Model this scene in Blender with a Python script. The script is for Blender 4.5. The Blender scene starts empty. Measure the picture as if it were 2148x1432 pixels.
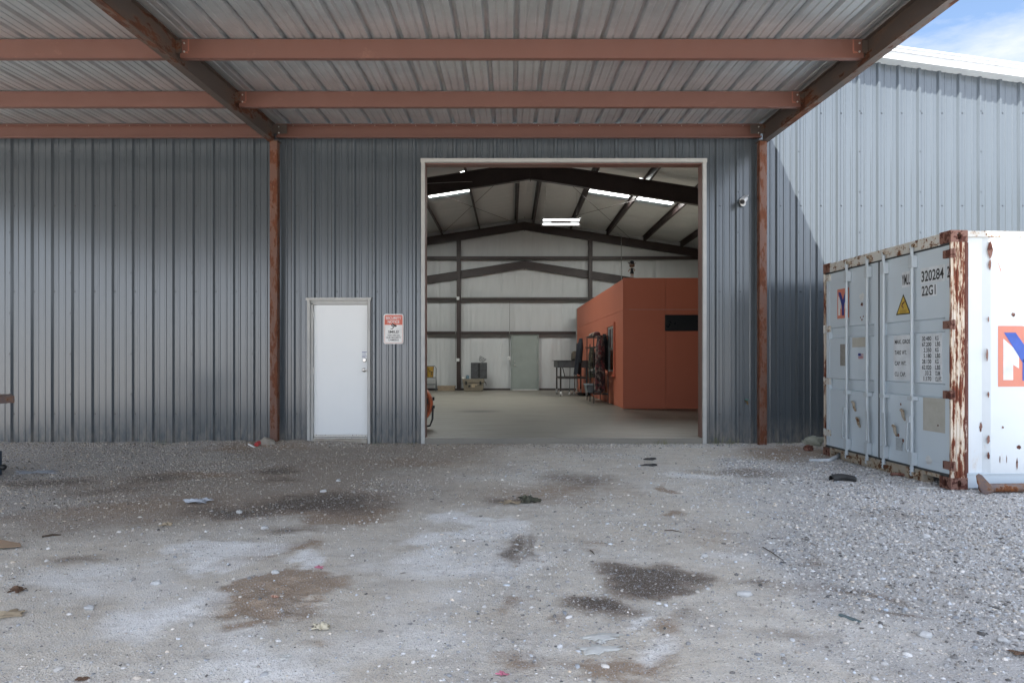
import bpy, math, random
import numpy as np
from mathutils import Matrix, Vector
random.seed(7); rng = np.random.default_rng(11)
S = bpy.context.scene
COL = S.collection
rad = math.radians

# ---------------------------------------------------------------- camera
CAMZ = 1.264; F = 1400.0
cd = bpy.data.cameras.new('camera'); cam = bpy.data.objects.new('camera', cd); COL.objects.link(cam)
cd.sensor_width = 36.0; cd.lens = 36.0 * F / 2148.0
cd.shift_y = 39.0 / 2148.0; cd.shift_x = 0.001
cd.clip_start = 0.05; cd.clip_end = 3000
cam.location = (0, 0, CAMZ); cam.rotation_euler = (rad(90), 0, 0)
S.camera = cam
# ---------------------------------------------------------------- world, sun, exposure
SUN_DIR = Vector((0.85, 1.0, -1.97)).normalized()          # the way the light travels
elev = math.asin(-SUN_DIR.z); azim = math.atan2(-SUN_DIR.x, -SUN_DIR.y)
W = bpy.data.worlds.new('World'); S.world = W; W.use_nodes = True
nt = W.node_tree; bg = nt.nodes['Background']
sky = nt.nodes.new('ShaderNodeTexSky'); sky.sky_type = 'NISHITA'; sky.sun_disc = False
sky.sun_elevation = elev; sky.sun_rotation = azim; sky.air_density = 1.0; sky.dust_density = 1.2; sky.ozone_density = 1.3
tc = nt.nodes.new('ShaderNodeTexCoord'); mp = nt.nodes.new('ShaderNodeMapping'); mp.inputs['Scale'].default_value = (1.1, 2.2, 5.0)
mp.inputs['Rotation'].default_value = (0.2, 0.5, 0.5); mp.inputs['Location'].default_value = (9.1, -3.4, 2.7)
nz = nt.nodes.new('ShaderNodeTexNoise'); nz.inputs['Scale'].default_value = 2.2; nz.inputs['Detail'].default_value = 9; nz.inputs['Roughness'].default_value = 0.62
cr = nt.nodes.new('ShaderNodeValToRGB'); cr.color_ramp.elements[0].position = 0.36; cr.color_ramp.elements[1].position = 0.62
cr.color_ramp.elements[1].color = (0.95, 0.95, 0.95, 1)
mx = nt.nodes.new('ShaderNodeMix'); mx.data_type = 'RGBA'; mx.inputs['B'].default_value = (4.2, 4.3, 4.5, 1)
L = nt.links.new
L(tc.outputs['Generated'], mp.inputs['Vector']); L(mp.outputs['Vector'], nz.inputs['Vector']); L(nz.outputs['Fac'], cr.inputs['Fac'])
# thin cirrus, brightened on the unseen sun's side to add light to the yard
sep = nt.nodes.new('ShaderNodeSeparateXYZ'); L(tc.outputs['Generated'], sep.inputs[0])
mr = nt.nodes.new('ShaderNodeMapRange'); mr.inputs['From Min'].default_value = 0.45; mr.inputs['From Max'].default_value = -0.35; L(sep.outputs['Y'], mr.inputs['Value'])
cc = nt.nodes.new('ShaderNodeMix'); cc.data_type = 'RGBA'; cc.inputs['A'].default_value = (1.95, 2.02, 2.15, 1); cc.inputs['B'].default_value = (5.7, 6.2, 7.2, 1)
L(mr.outputs[0], cc.inputs['Factor']); L(cc.outputs['Result'], mx.inputs['B'])
dm = nt.nodes.new('ShaderNodeMix'); dm.data_type = 'RGBA'; dm.blend_type = 'MULTIPLY'; dm.inputs['Factor'].default_value = 1.0; dm.inputs['B'].default_value = (0.5, 0.5, 0.5, 1)
L(sky.outputs['Color'], dm.inputs['A']); L(cr.outputs['Color'], mx.inputs['Factor']); L(dm.outputs['Result'], mx.inputs['A']); L(mx.outputs['Result'], bg.inputs['Color'])
bg.inputs['Strength'].default_value = 0.15
sl = bpy.data.lights.new('sun', 'SUN'); sl.energy = 5.0; sl.angle = rad(0.53); sl.color = (1.0, 0.955, 0.89)
so = bpy.data.objects.new('sun', sl); COL.objects.link(so); so.location = (-20, -30, 50)
so.rotation_euler = SUN_DIR.to_track_quat('-Z', 'Y').to_euler()
S.view_settings.view_transform = 'Standard'; S.view_settings.look = 'None'
S.view_settings.exposure = 1.82; S.view_settings.gamma = 1.0
S.render.engine = 'CYCLES'
cy = S.cycles; cy.max_bounces = 10; cy.diffuse_bounces = 6; cy.glossy_bounces = 4; cy.transmission_bounces = 6
cy.use_denoising = True; cy.caustics_reflective = False; cy.caustics_refractive = False; cy.sample_clamp_indirect = 6.0

# ---------------------------------------------------------------- helpers
def lin(c):
    if isinstance(c, str):
        v = [int(c[i:i+2], 16) / 255 for i in (0, 2, 4)]
        return tuple(x / 12.92 if x <= 0.04045 else ((x + 0.055) / 1.055) ** 2.4 for x in v) + (1,)
    return tuple(c) + ((1,) if len(c) == 3 else ())

def vn(x, y, seed=0):                                   # value noise, vectorised
    xi = np.floor(x).astype(np.int64); yi = np.floor(y).astype(np.int64)
    fx = x - xi; fy = y - yi; fx = fx * fx * (3 - 2 * fx); fy = fy * fy * (3 - 2 * fy)
    def h(a, b):
        n = (a * 374761393 + b * 668265263 + seed * 974634777) & 0xffffffff
        n = ((n ^ (n >> 13)) * 1274126177) & 0xffffffff
        return ((n ^ (n >> 16)) & 0xffff) / 65535.0
    return (h(xi, yi) * (1-fx) + h(xi+1, yi) * fx) * (1-fy) + (h(xi, yi+1) * (1-fx) + h(xi+1, yi+1) * fx) * fy
def fbm(x, y, o=4, seed=0):
    s = 0; a = 0.5; t = 0
    for i in range(o):
        s = s + a * vn(x * 2**i, y * 2**i, seed + i); t += a; a *= 0.55
    return s / t

class MB:
    def __init__(s): s.v = []; s.f = []
    def add(s, vs, fs):
        n = len(s.v); s.v += [tuple(p) for p in vs]; s.f += [tuple(i + n for i in f) for f in fs]; return s
    def box(s, x0, x1, y0, y1, z0, z1):
        vs = [(x, y, z) for z in (z0, z1) for y in (y0, y1) for x in (x0, x1)]
        return s.add(vs, [(0,2,3,1), (4,5,7,6), (0,1,5,4), (2,6,7,3), (0,4,6,2), (1,3,7,5)])
    def obox(s, c, sx, sy, sz, M):                      # box about c turned by M (3x3/euler matrix)
        vs = [Vector(c) + M @ Vector((x*sx/2, y*sy/2, z*sz/2)) for z in (-1, 1) for y in (-1, 1) for x in (-1, 1)]
        return s.add(vs, [(0,2,3,1), (4,5,7,6), (0,1,5,4), (2,6,7,3), (0,4,6,2), (1,3,7,5)])
    def prism(s, pts, fn):                              # closed outline pts; fn(p, 0|1) -> xyz
        n = len(pts); a = [fn(p, 0) for p in pts]; b = [fn(p, 1) for p in pts]
        fs = [(i, (i+1) % n, n + (i+1) % n, n + i) for i in range(n)]
        fs += [tuple(range(n-1, -1, -1)), tuple(range(n, 2*n))]
        return s.add(a + b, fs)
    def tube(s, pts, r, n=8, cap=True):
        pts = [Vector(p) for p in pts]; k = len(pts); rs = r if isinstance(r, (list, tuple)) else [r] * k
        up = None; vs = []
        for i, p in enumerate(pts):
            d = (pts[min(i+1, k-1)] - pts[max(i-1, 0)]).normalized()
            if up is None: up = d.orthogonal().normalized()
            up = (up - d * up.dot(d)); up = up.normalized() if up.length > 1e-6 else d.orthogonal().normalized()
            w = d.cross(up)
            for j in range(n):
                a = 2 * math.pi * j / n; vs.append(p + (up * math.cos(a) + w * math.sin(a)) * rs[i])
        fs = [(i*n + j, i*n + (j+1) % n, (i+1)*n + (j+1) % n, (i+1)*n + j) for i in range(k-1) for j in range(n)]
        if cap: fs += [tuple(range(n-1, -1, -1)), tuple(range((k-1)*n, k*n))]
        return s.add(vs, fs)
    def lathe(s, prof, M=None, n=16):                   # prof (r, z) about z, optional 4x4
        vs = []; M = M or Matrix.Identity(4)
        for r, z in prof:
            for j in range(n):
                a = 2 * math.pi * j / n; vs.append(M @ Vector((r * math.cos(a), r * math.sin(a), z)))
        k = len(prof)
        fs = [(i*n + j, i*n + (j+1) % n, (i+1)*n + (j+1) % n, (i+1)*n + j) for i in range(k-1) for j in range(n)]
        fs += [tuple(range(n-1, -1, -1)), tuple(range((k-1)*n, k*n))]
        return s.add(vs, fs)
    def grid(s, P):                                     # P: rows of points
        r = len(P); c = len(P[0]); vs = [p for row in P for p in row]
        return s.add(vs, [(i*c+j, i*c+j+1, (i+1)*c+j+1, (i+1)*c+j) for i in range(r-1) for j in range(c-1)])
    def each(s, name, m, parent=None, **kw):            # every separate piece its own object
        par = list(range(len(s.v)))
        def fd(i):
            while par[i] != i: par[i] = par[par[i]]; i = par[i]
            return i
        for f in s.f:
            for q in f[1:]: par[fd(f[0])] = fd(q)
        grp = {}
        for f in s.f: grp.setdefault(fd(f[0]), []).append(f)
        out = []
        for fs in grp.values():
            b = MB(); ids = sorted({i for f in fs for i in f}); mp_ = {i: k for k, i in enumerate(ids)}
            b.v = [s.v[i] for i in ids]; b.f = [tuple(mp_[i] for i in f) for f in fs]; out.append(b.build(name, m, parent, **kw))
        return out
    def build(s, name, m, parent=None, local=False, bevel=0, smooth=None, solid=0, kind=None, label=None):
        off = Vector((0, 0, 0))
        if parent is not None and not local:
            p = parent
            while p is not None: off += p.location; p = p.parent
        me = bpy.data.meshes.new(name)
        me.from_pydata([tuple(Vector(q) - off) for q in s.v], [], s.f); me.update()
        return finish(name, me, m, parent, bevel, smooth, solid, kind, label)
def finish(name, me, m, parent=None, bevel=0, smooth=None, solid=0, kind=None, label=None):
    o = bpy.data.objects.new(name, me); COL.objects.link(o); me.materials.append(m)
    if parent is not None: o.parent = parent
    if smooth is not None:
        me.polygons.foreach_set('use_smooth', [True] * len(me.polygons))
        if smooth < 180: me.set_sharp_from_angle(angle=rad(smooth))
    if solid:
        md = o.modifiers.new('solid', 'SOLIDIFY'); md.thickness = solid; md.offset = 0
    if bevel:
        md = o.modifiers.new('bevel', 'BEVEL'); md.width = bevel; md.segments = 2; md.limit_method = 'ANGLE'; md.angle_limit = rad(40)
    if kind: o['kind'] = kind
    if label: o['label'] = label
    return o
def tag(o, label, cat, group=None, kind=None):
    o['label'] = label; o['category'] = cat
    if group: o['group'] = group
    if kind: o['kind'] = kind
    return o
def thing(name, label, cat, loc=(0, 0, 0), rz=0, group=None):
    o = bpy.data.objects.new(name, None); COL.objects.link(o); o.location = loc; o.rotation_euler = (0, 0, rz)
    o.empty_display_size = 0.2
    return tag(o, label, cat, group)
def npmesh(name, V, Fq):                                # fast mesh from arrays
    me = bpy.data.meshes.new(name); k = Fq.shape[1]
    me.vertices.add(len(V)); me.vertices.foreach_set('co', V.astype(np.float32).ravel())
    me.loops.add(Fq.size); me.loops.foreach_set('vertex_index', Fq.astype(np.int32).ravel())
    me.polygons.add(len(Fq)); me.polygons.foreach_set('loop_start', np.arange(0, Fq.size, k, dtype=np.int32))
    me.update(calc_edges=True); me.validate(); return me
def gridfaces(r, c):
    i, j = np.meshgrid(np.arange(r-1), np.arange(c-1), indexing='ij'); a = (i*c + j).ravel()
    return np.stack([a, a+1, a+c+1, a+c], 1)

# ---------------------------------------------------------------- materials
def newmat(name):
    m = bpy.data.materials.new(name); m.use_nodes = True; t = m.node_tree; b = t.nodes['Principled BSDF']; return m, t, b
def N(t, typ, **kw):
    n = t.nodes.new(typ)
    for k, v in kw.items(): setattr(n, k, v)
    return n
def coords(t, scale=(1, 1, 1), kind='Object'):
    c = N(t, 'ShaderNodeTexCoord'); m = N(t, 'ShaderNodeMapping'); m.inputs['Scale'].default_value = scale
    t.links.new(c.outputs[kind], m.inputs['Vector']); return m.outputs['Vector']
def noise(t, vec, scale, detail=5, rough=0.6):
    n = N(t, 'ShaderNodeTexNoise'); n.inputs['Scale'].default_value = scale; n.inputs['Detail'].default_value = detail
    n.inputs['Roughness'].default_value = rough; t.links.new(vec, n.inputs['Vector']); return n.outputs['Fac']
def ramp(t, fac, p0, p1, c0=(0, 0, 0, 1), c1=(1, 1, 1, 1)):
    r = N(t, 'ShaderNodeValToRGB'); e = r.color_ramp.elements; e[0].position = p0; e[1].position = p1; e[0].color = lin(c0); e[1].color = lin(c1)
    t.links.new(fac, r.inputs['Fac']); return r.outputs['Color']
def mix(t, fac, a, b, mode='MIX'):
    x = N(t, 'ShaderNodeMix', data_type='RGBA', blend_type=mode)
    for s, v in (('Factor', fac), ('A', a), ('B', b)):
        if hasattr(v, 'links'): t.links.new(v, x.inputs[s])
        else: x.inputs[s].default_value = v if s == 'Factor' else lin(v)
    return x.outputs['Result']
def math_(t, op, a, b=0.5):
    x = N(t, 'ShaderNodeMath', operation=op)
    for i, v in enumerate((a, b)):
        if hasattr(v, 'links'): t.links.new(v, x.inputs[i])
        else: x.inputs[i].default_value = v
    return x.outputs[0]
def bump(t, b, h, strength=0.3, dist=0.01):
    n = N(t, 'ShaderNodeBump'); n.inputs['Strength'].default_value = strength; n.inputs['Distance'].default_value = dist
    t.links.new(h, n.inputs['Height']); t.links.new(n.outputs['Normal'], b.inputs['Normal'])
def mat(name, c, c2=None, scale=6, rough=0.6, metal=0.0, bmp=0.0, bscale=60, stretch=(1, 1, 1), p=(0.35, 0.65), spec=0.5, emit=None, es=1.0, bdist=0.004, rvar=0.12):
    m, t, b = newmat(name); c = lin(c); c2 = lin(c2) if c2 else tuple(min(1, x * 0.78) for x in c[:3]) + (1,)
    v = coords(t, stretch); n = noise(t, v, scale, 6, 0.65)
    t.links.new(ramp(t, n, p[0], p[1], c, c2), b.inputs['Base Color'])
    r = N(t, 'ShaderNodeMapRange'); r.inputs['To Min'].default_value = max(0, rough - rvar); r.inputs['To Max'].default_value = min(1, rough + rvar)
    t.links.new(n, r.inputs['Value']); t.links.new(r.outputs[0], b.inputs['Roughness'])
    b.inputs['Metallic'].default_value = metal; b.inputs['Specular IOR Level'].default_value = spec
    if bmp: bump(t, b, noise(t, v, bscale, 4), bmp, bdist)
    if emit: b.inputs['Emission Color'].default_value = lin(emit); b.inputs['Emission Strength'].default_value = es
    return m
def rustpaint(name, paint, amount=0.5, scale=5, stretch=(1, 1, 0.35), rust=('6b3a22', '2f1a12'), rough=0.5, halo='b98a5c', paint2=None):
    m, t, b = newmat(name); v = coords(t, stretch)
    n1 = noise(t, v, scale, 9, 0.68); n2 = noise(t, v, scale * 4.3, 6, 0.7); n3 = noise(t, coords(t), 2.0, 4)
    f = math_(t, 'ADD', math_(t, 'MULTIPLY', n1, 0.75), math_(t, 'MULTIPLY', n2, 0.25))
    th = 0.5 + (0.5 - amount) * 0.42
    mask = ramp(t, f, th, th + 0.02); hal = ramp(t, f, th - 0.06, th + 0.01)
    pc = mix(t, n3, paint, paint2 or tuple(x * 0.86 for x in lin(paint)[:3]))
    c = mix(t, math_(t, 'MULTIPLY', hal, 0.6), pc, halo)
    c = mix(t, mask, c, ramp(t, n2, 0.35, 0.68, rust[0], rust[1]))
    t.links.new(c, b.inputs['Base Color'])
    r = N(t, 'ShaderNodeMapRange'); r.inputs['To Min'].default_value = rough; r.inputs['To Max'].default_value = 0.9
    t.links.new(mask, r.inputs['Value']); t.links.new(r.outputs[0], b.inputs['Roughness'])
    bump(t, b, math_(t, 'SUBTRACT', n2, mask), 0.25, 0.004)
    return m
def panel_mat(name, c, dirt=True, rough=0.33, spec=0.5):
    m, t, b = newmat(name); v = coords(t); b.inputs['Specular IOR Level'].default_value = spec
    n = noise(t, coords(t, (3.3, 3.3, 0.5)), 1.4, 5); n2 = noise(t, coords(t, (1, 1, 0.25)), 14, 6, 0.7)
    col = mix(t, math_(t, 'MULTIPLY', n, 0.5), c, tuple(x * 0.8 for x in lin(c)[:3]))
    if dirt:                                            # splashed dust on the lowest 30 cm
        g = N(t, 'ShaderNodeNewGeometry'); sx = N(t, 'ShaderNodeSeparateXYZ'); t.links.new(g.outputs['Position'], sx.inputs[0])
        z = N(t, 'ShaderNodeMapRange'); z.inputs['From Min'].default_value = 0.0; z.inputs['From Max'].default_value = 0.42
        z.inputs['To Min'].default_value = 0.6; z.inputs['To Max'].default_value = 0.0; t.links.new(sx.outputs['Z'], z.inputs['Value'])
        d = math_(t, 'MULTIPLY', z.outputs[0], ramp(t, n2, 0.38, 0.7))
        col = mix(t, d, col, 'a39a8c')
    t.links.new(col, b.inputs['Base Color'])
    r = N(t, 'ShaderNodeMapRange'); r.inputs['To Min'].default_value = rough - 0.03; r.inputs['To Max'].default_value = rough + 0.05
    t.links.new(n, r.inputs['Value']); t.links.new(r.outputs[0], b.inputs['Roughness'])
    bump(t, b, noise(t, coords(t, (1, 1, 0.15)), 3, 1), 0.1, 0.006)
    return m

m_wall = panel_mat('slate_panel_paint', (0.072, 0.086, 0.098), rough=0.22, spec=0.9)
m_galv = mat('galvalume_sheet', (0.58, 0.61, 0.63), (0.47, 0.50, 0.52), scale=2.2, rough=0.30, metal=0.65, rvar=0.04)
m_primer = rustpaint('red_oxide_primer', (0.165, 0.078, 0.060), .13, 2.2, (0.8, 1, 1), ('5a3020', '4a2a1c'), .42, (0.24, 0.125, 0.09), (0.13, 0.06, 0.046))
m_rafter = rustpaint('rusted_dark_steel', (0.075, 0.058, 0.05), 0.42, 3.5, (1, 0.3, 1), ('6e3f25', '33190f'), 0.5, (0.12, 0.07, 0.045))
m_post = rustpaint('rusty_post_steel', (0.13, 0.062, 0.042), 0.5, 9, (1, 1, 0.35), ('6a3c24', '4c2a19'), 0.6, (0.15, 0.072, 0.045))
m_trim = mat('pale_grey_trim', (0.42, 0.42, 0.40), (0.36, 0.36, 0.35), rough=0.4, scale=4)
m_whitetrim = mat('white_rake_trim', (0.55, 0.56, 0.56), (0.48, 0.49, 0.5), rough=0.4)
m_door = rustpaint('white_door_paint', (0.76, 0.78, 0.78), .10, 3.2, (1, 1, .8), ('8d8878', '6d675c'), .35, (0.66, 0.66, 0.62), (0.71, 0.73, 0.735))
m_greydoor = mat('sage_grey_door_paint', (0.27, 0.30, 0.28), (0.24, 0.27, 0.25), scale=2, rough=0.45)
m_steel = mat('brushed_steel', (0.55, 0.54, 0.52), rough=0.3, metal=1.0, scale=30)
m_dark = mat('dark_brown_frame_steel', (0.036, 0.021, 0.019), (0.026, 0.015, 0.014), rough=0.5, scale=3)
m_black = mat('black_plastic', (0.012, 0.012, 0.013), rough=0.5, scale=10)
m_rubber = mat('black_rubber', (0.02, 0.02, 0.021), (0.05, 0.048, 0.045), rough=0.8, scale=12, bmp=0.3, bscale=50)
m_screw = mat('screw_head', (0.02, 0.022, 0.025), rough=0.4, metal=0.5)
m_brightscrew = mat('zinc_screw_head', (0.6, 0.6, 0.58), rough=0.35, metal=0.9)
m_white = mat('white_plastic', (0.75, 0.75, 0.74), rough=0.4)

def insulation(name):
    m, t, b = newmat(name); v = coords(t, (1, 1, 1))
    n = noise(t, coords(t, (1, 1, 0.12)), 7, 4); n2 = noise(t, coords(t, (1, 1, 0.2)), 45, 5)
    t.links.new(mix(t, n, (0.57, 0.58, 0.585), (0.47, 0.48, 0.48)), b.inputs['Base Color'])
    b.inputs['Roughness'].default_value = 0.42
    bump(t, b, math_(t, 'ADD', n, math_(t, 'MULTIPLY', n2, 0.35)), 0.5, 0.02)
    return m
m_insul = insulation('white_vinyl_insulation')
def concrete():
    m, t, b = newmat('stained_concrete'); v = coords(t)
    n = noise(t, v, 0.7, 8, 0.65); n2 = noise(t, coords(t, (0.4, 2.5, 1)), 3, 7, 0.7); n3 = noise(t, v, 40, 5)
    c = mix(t, n, (0.21, 0.19, 0.155), (0.145, 0.135, 0.115)); c = mix(t, math_(t, 'MULTIPLY', ramp(t, n2, 0.5, 0.75), 0.45), c, (0.11, 0.105, 0.095))
    c = mix(t, math_(t, 'MULTIPLY', n3, 0.25), c, (0.27, 0.26, 0.23))
    # an old oil spill across the middle of the floor
    sp = N(t, 'ShaderNodeVectorMath', operation='LENGTH'); mp = N(t, 'ShaderNodeMapping'); mp.inputs['Location'].default_value = (0.75, -15.35 * 1.0, 0)
    mp.vector_type = 'POINT'; g = N(t, 'ShaderNodeNewGeometry'); t.links.new(g.outputs['Position'], mp.inputs['Vector'])
    mp2 = N(t, 'ShaderNodeMapping'); mp2.inputs['Scale'].default_value = (1.25, 1.6, 0); t.links.new(mp.outputs[0], mp2.inputs['Vector'])
    t.links.new(mp2.outputs[0], sp.inputs[0]); dsum = math_(t, 'ADD', sp.outputs['Value'], math_(t, 'MULTIPLY', math_(t, 'SUBTRACT', n2, 0.5), 1.6))
    c = mix(t, ramp(t, dsum, 0.2, 0.8, (1, 1, 1), (0, 0, 0)), c, (0.05, 0.045, 0.042))
    t.links.new(c, b.inputs['Base Color'])
    r = N(t, 'ShaderNodeMapRange'); r.inputs['To Min'].default_value = 0.3; r.inputs['To Max'].default_value = 0.6
    t.links.new(n2, r.inputs['Value']); t.links.new(r.outputs[0], b.inputs['Roughness'])
    bump(t, b, n3, 0.12, 0.003); return m
m_conc = concrete()
m_conc_raw = mat('rough_concrete', (0.38, 0.35, 0.30), (0.25, 0.22, 0.18), scale=6, rough=0.9, bmp=0.5, bscale=40)
def osb():
    m, t, b = newmat('orange_painted_strand_board'); v = coords(t)
    n = noise(t, v, 1.1, 4); n2 = noise(t, v, 55, 4, 0.6)
    t.links.new(mix(t, n, (0.60, 0.18, 0.10), (0.54, 0.15, 0.082)), b.inputs['Base Color']); b.inputs['Roughness'].default_value = 0.6
    bump(t, b, n2, 0.35, 0.006); return m
m_orange = osb()

# ---------------------------------------------------------------- ground
def G(px, py, z=0.0):                                   # ground position under a point measured on the photo
    d = F * (CAMZ - z) / (py - 755.0); return ((px - 1072.0) * d / F, d)
xs = np.concatenate([np.linspace(-400, -12, 14)[:-1], np.linspace(-12, -6.6, 60)[:-1], np.linspace(-6.6, 6.8, 480), np.linspace(6.8, 12, 50)[1:], np.linspace(12, 400, 14)[1:]])
ys = np.concatenate([np.linspace(-400, -6, 12)[:-1], np.linspace(-6, 1.8, 60)[:-1], np.linspace(1.8, 5, 170)[:-1], np.linspace(5, 10.4, 190), np.linspace(10.6, 40, 20)[1:], np.linspace(45, 900, 12)])
GX, GY = np.meshgrid(xs, ys)
def wet(kind_list, X, Y, warp=0.25):
    out = np.zeros_like(X)
    wx = X + (fbm(X * 1.6, Y * 1.6, 5, 5) - 0.5) * warp * 2.4; wy = Y + (fbm(X * 2.2 + 9, Y * 2.2 + 3, 5, 17) - 0.5) * warp * 2.6
    for (px, py, rx, ry, rot, amt) in kind_list:
        cx, cyy = G(px, py); sx = rx * cyy / F; y2 = G(px, py - ry)[1]; y3 = G(px, py + ry)[1]; sy = (y2 - y3) / 2
        a = rad(rot); dx = wx - cx; dy = wy - cyy
        u = (dx * math.cos(a) + dy * math.sin(a)) / sx; v = (-dx * math.sin(a) + dy * math.cos(a)) / sy
        out = np.maximum(out, amt * np.clip(1.25 - np.sqrt(u*u + v*v), 0, 1) ** 0.7)
    return out
DARK = [(1375, 1217, 88, 34, 0, 1.0), (1255, 1258, 66, 24, 0, 0.9), (690, 1052, 150, 26, 0, 0.85), (520, 1072, 150, 16, 0, 0.7), (600, 1108, 90, 10, 0, 0.45),
        (330, 1003, 70, 12, 0, 0.6), (270, 1025, 130, 12, 0, 0.45), (90, 1012, 100, 12, 0, 0.6), (600, 985, 50, 10, 0, 0.65), (590, 1005, 60, 8, 0, 0.5), (140, 1170, 70, 14, 0, 0.4),
        (1210, 1005, 90, 18, 0, 0.45), (1080, 1050, 60, 10, 0, 0.5), (1055, 1150, 26, 30, 0, 0.6), (1090, 1150, 14, 30, 0, 0.5), (1565, 1230, 50, 10, 0, 0.5),
        (1560, 990, 110, 7, 0, 0.45), (1690, 1190, 36, 12, 0, 0.45), (1790, 1250, 90, 9, -32, 0.55), (1880, 1310, 90, 9, -30, 0.5), (1650, 1330, 90, 14, 0, 0.35), (1430, 1310, 40, 20, 0, 0.35),
        (1640, 1240, 70, 18, 0, 0.25), (620, 1285, 60, 14, 0, 0.3), (2050, 1240, 60, 14, 0, 0.3), (1900, 1080, 80, 12, 0, 0.3)]
BROWN = [(570, 1250, 130, 50, 0, 1.0), (520, 1330, 90, 16, 20, 0.6), (640, 1230, 50, 24, 0, 0.9), (430, 995, 90, 9, 0, 0.9), (500, 940, 120, 9, 0, 0.7), (1180, 1030, 150, 30, 0, 0.45), (1700, 955, 150, 22, 0, 0.8),
         (560, 1160, 70, 14, 0, 0.6), (1380, 1025, 25, 8, 0, 0.9), (1390, 1075, 40, 7, 0, 0.6), (1300, 1150, 60, 14, 0, 0.4), (1130, 1250, 30, 20, 0, 0.6), (1240, 1400, 130, 30, 0, 0.6), (1350, 1330, 60, 40, 0, 0.5),
         (690, 1330, 60, 18, 0, 0.4), (900, 970, 250, 12, 0, 0.35), (1650, 1160, 120, 14, 0, 0.4), (300, 1060, 250, 40, 0, 0.4), (720, 1075, 110, 22, 0, 0.75), (430, 1250, 60, 20, 0, 0.3), (1520, 1130, 90, 50, 0, 0.3)]
WHITE = [(960, 1112, 110, 24, 12, 1.0), (870, 1160, 90, 26, 0, 0.55), (400, 1160, 130, 18, 0, 0.75), (330, 1260, 130, 50, 0, 0.55), (980, 1180, 200, 34, 0, 0.5), (180, 1210, 180, 34, 0, 0.4), (580, 1190, 50, 16, 0, 0.6),
         (930, 1320, 200, 60, 0, 0.3), (550, 1390, 260, 50, 0, 0.45), (1250, 1290, 60, 14, 0, 0.6), (1270, 1370, 70, 30, 0, 0.45), (1620, 1180, 50, 14, 0, 0.45), (1480, 1000, 60, 8, 0, 0.5), (1500, 1160, 60, 20, 0, 0.35), (1800, 1340, 160, 30, 0, 0.3)]
def masks(X, Y):
    X = np.asarray(X, float); Y = np.asarray(Y, float)
    d = wet(DARK, X, Y, 0.22); b = wet(BROWN, X, Y, 0.35); w = wet(WHITE, X, Y, 0.45)
    # loose gravel: the right side by the container, a little at the far left and at the wall foot
    g = np.clip((X - 1.25 - 0.28 * np.clip(Y - 4, -2, 4) + (fbm(X * 1.1, Y * 1.1, 4, 40) - 0.5) * 2.2) * 0.9, 0, 1) * np.clip((9.2 - Y) / 0.9, 0, 1)
    g = np.maximum(g, 0.55 * np.clip((-X - 2.6 + (fbm(X, Y, 4, 44) - 0.5) * 3) * 0.6, 0, 1))
    g = np.maximum(g, 0.35 * np.clip((fbm(X * 0.9, Y * 0.9, 4, 60) - 0.45) * 5, 0, 1))
    # the damp earth towards the back left
    dm = np.clip((-X - 0.2 + (Y - 6.0) * 0.6 + (fbm(X * 0.8, Y * 0.8, 4, 71) - 0.5) * 2.5) * 0.4, 0, 1) * np.clip((Y - 4.4 + (fbm(X * 0.9, Y, 4, 75) - .5) * 1.4) * 0.9, 0, 1)
    return d, b, w, g, dm
def height(X, Y):
    X = np.asarray(X, float); Y = np.asarray(Y, float)
    near = np.clip((9.6 - Y) / 1.2, 0, 1)
    h = (fbm(X * 0.7, Y * 0.7, 3, 91) - 0.5) * 0.05 + (fbm(X * 5, Y * 5, 4, 95) - 0.5) * 0.018 + (fbm(X * 22, Y * 22, 2, 99) - 0.5) * 0.006
    r = np.exp(-((X + 0.03) / 0.12) ** 4) * np.clip((Y - 2.2) / .8, 0, 1) * np.clip((5.6 - Y) / 1, 0, 1) + np.exp(-((X - 0.62) / 0.11) ** 4) * np.clip((3.6 - Y) / .6, 0, 1) + .7 * np.exp(-((X - 1.75 - .25 * (Y - 4)) / 0.12) ** 4) * np.clip((5.4 - Y) / .8, 0, 1)   # tyre tracks
    h = h - 0.010 * r + 0.005 * r * np.sin(Y * 105 + np.abs(np.sin(X * 26)) * 4)
    cx, cyy = G(575, 1255); rr = np.sqrt(((X - cx) / 0.42) ** 2 + ((Y - cyy) / 0.4) ** 2)
    h = h + 0.022 * np.clip(1.2 - rr, 0, 1) * (np.abs(fbm(X * 5 - Y * 3, Y * 9 + X * 3, 4, 12) - .5) * -8 + .8)
    h = h * near * np.clip((14 - np.abs(X)) / 6, 0, 1) * np.clip((Y + 9) / 4, 0, 1)
    h = h - 0.03 * np.clip((X - 3.2), 0, 1) * near
    h = h + (0.045 * np.clip((Y - 9.45) / 0.5, 0, 1) * np.clip(fbm(X * 2.2, Y * 1.2, 4, 33) * 2.4 - .55, 0, 1.4) * np.where((X > -1.4) & (X < 3.0), .15, 1)) * np.clip((10.4 - Y) / 0.2, 0, 1)
    return h
GZ = height(GX, GY)
GZ = np.where(GY > 10.3, -0.05, GZ)
d_, b_, w_, g_, dm_ = masks(GX, GY)
me = npmesh('ground', np.stack([GX.ravel(), GY.ravel(), GZ.ravel()], 1), gridfaces(len(ys), len(xs)))
at = me.attributes.new('soil', 'FLOAT_COLOR', 'POINT'); at.data.foreach_set('color', np.stack([d_, b_, w_, g_], -1).reshape(-1).astype(np.float32))
at = me.attributes.new('damp', 'FLOAT', 'POINT'); at.data.foreach_set('value', dm_.ravel().astype(np.float32))
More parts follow.
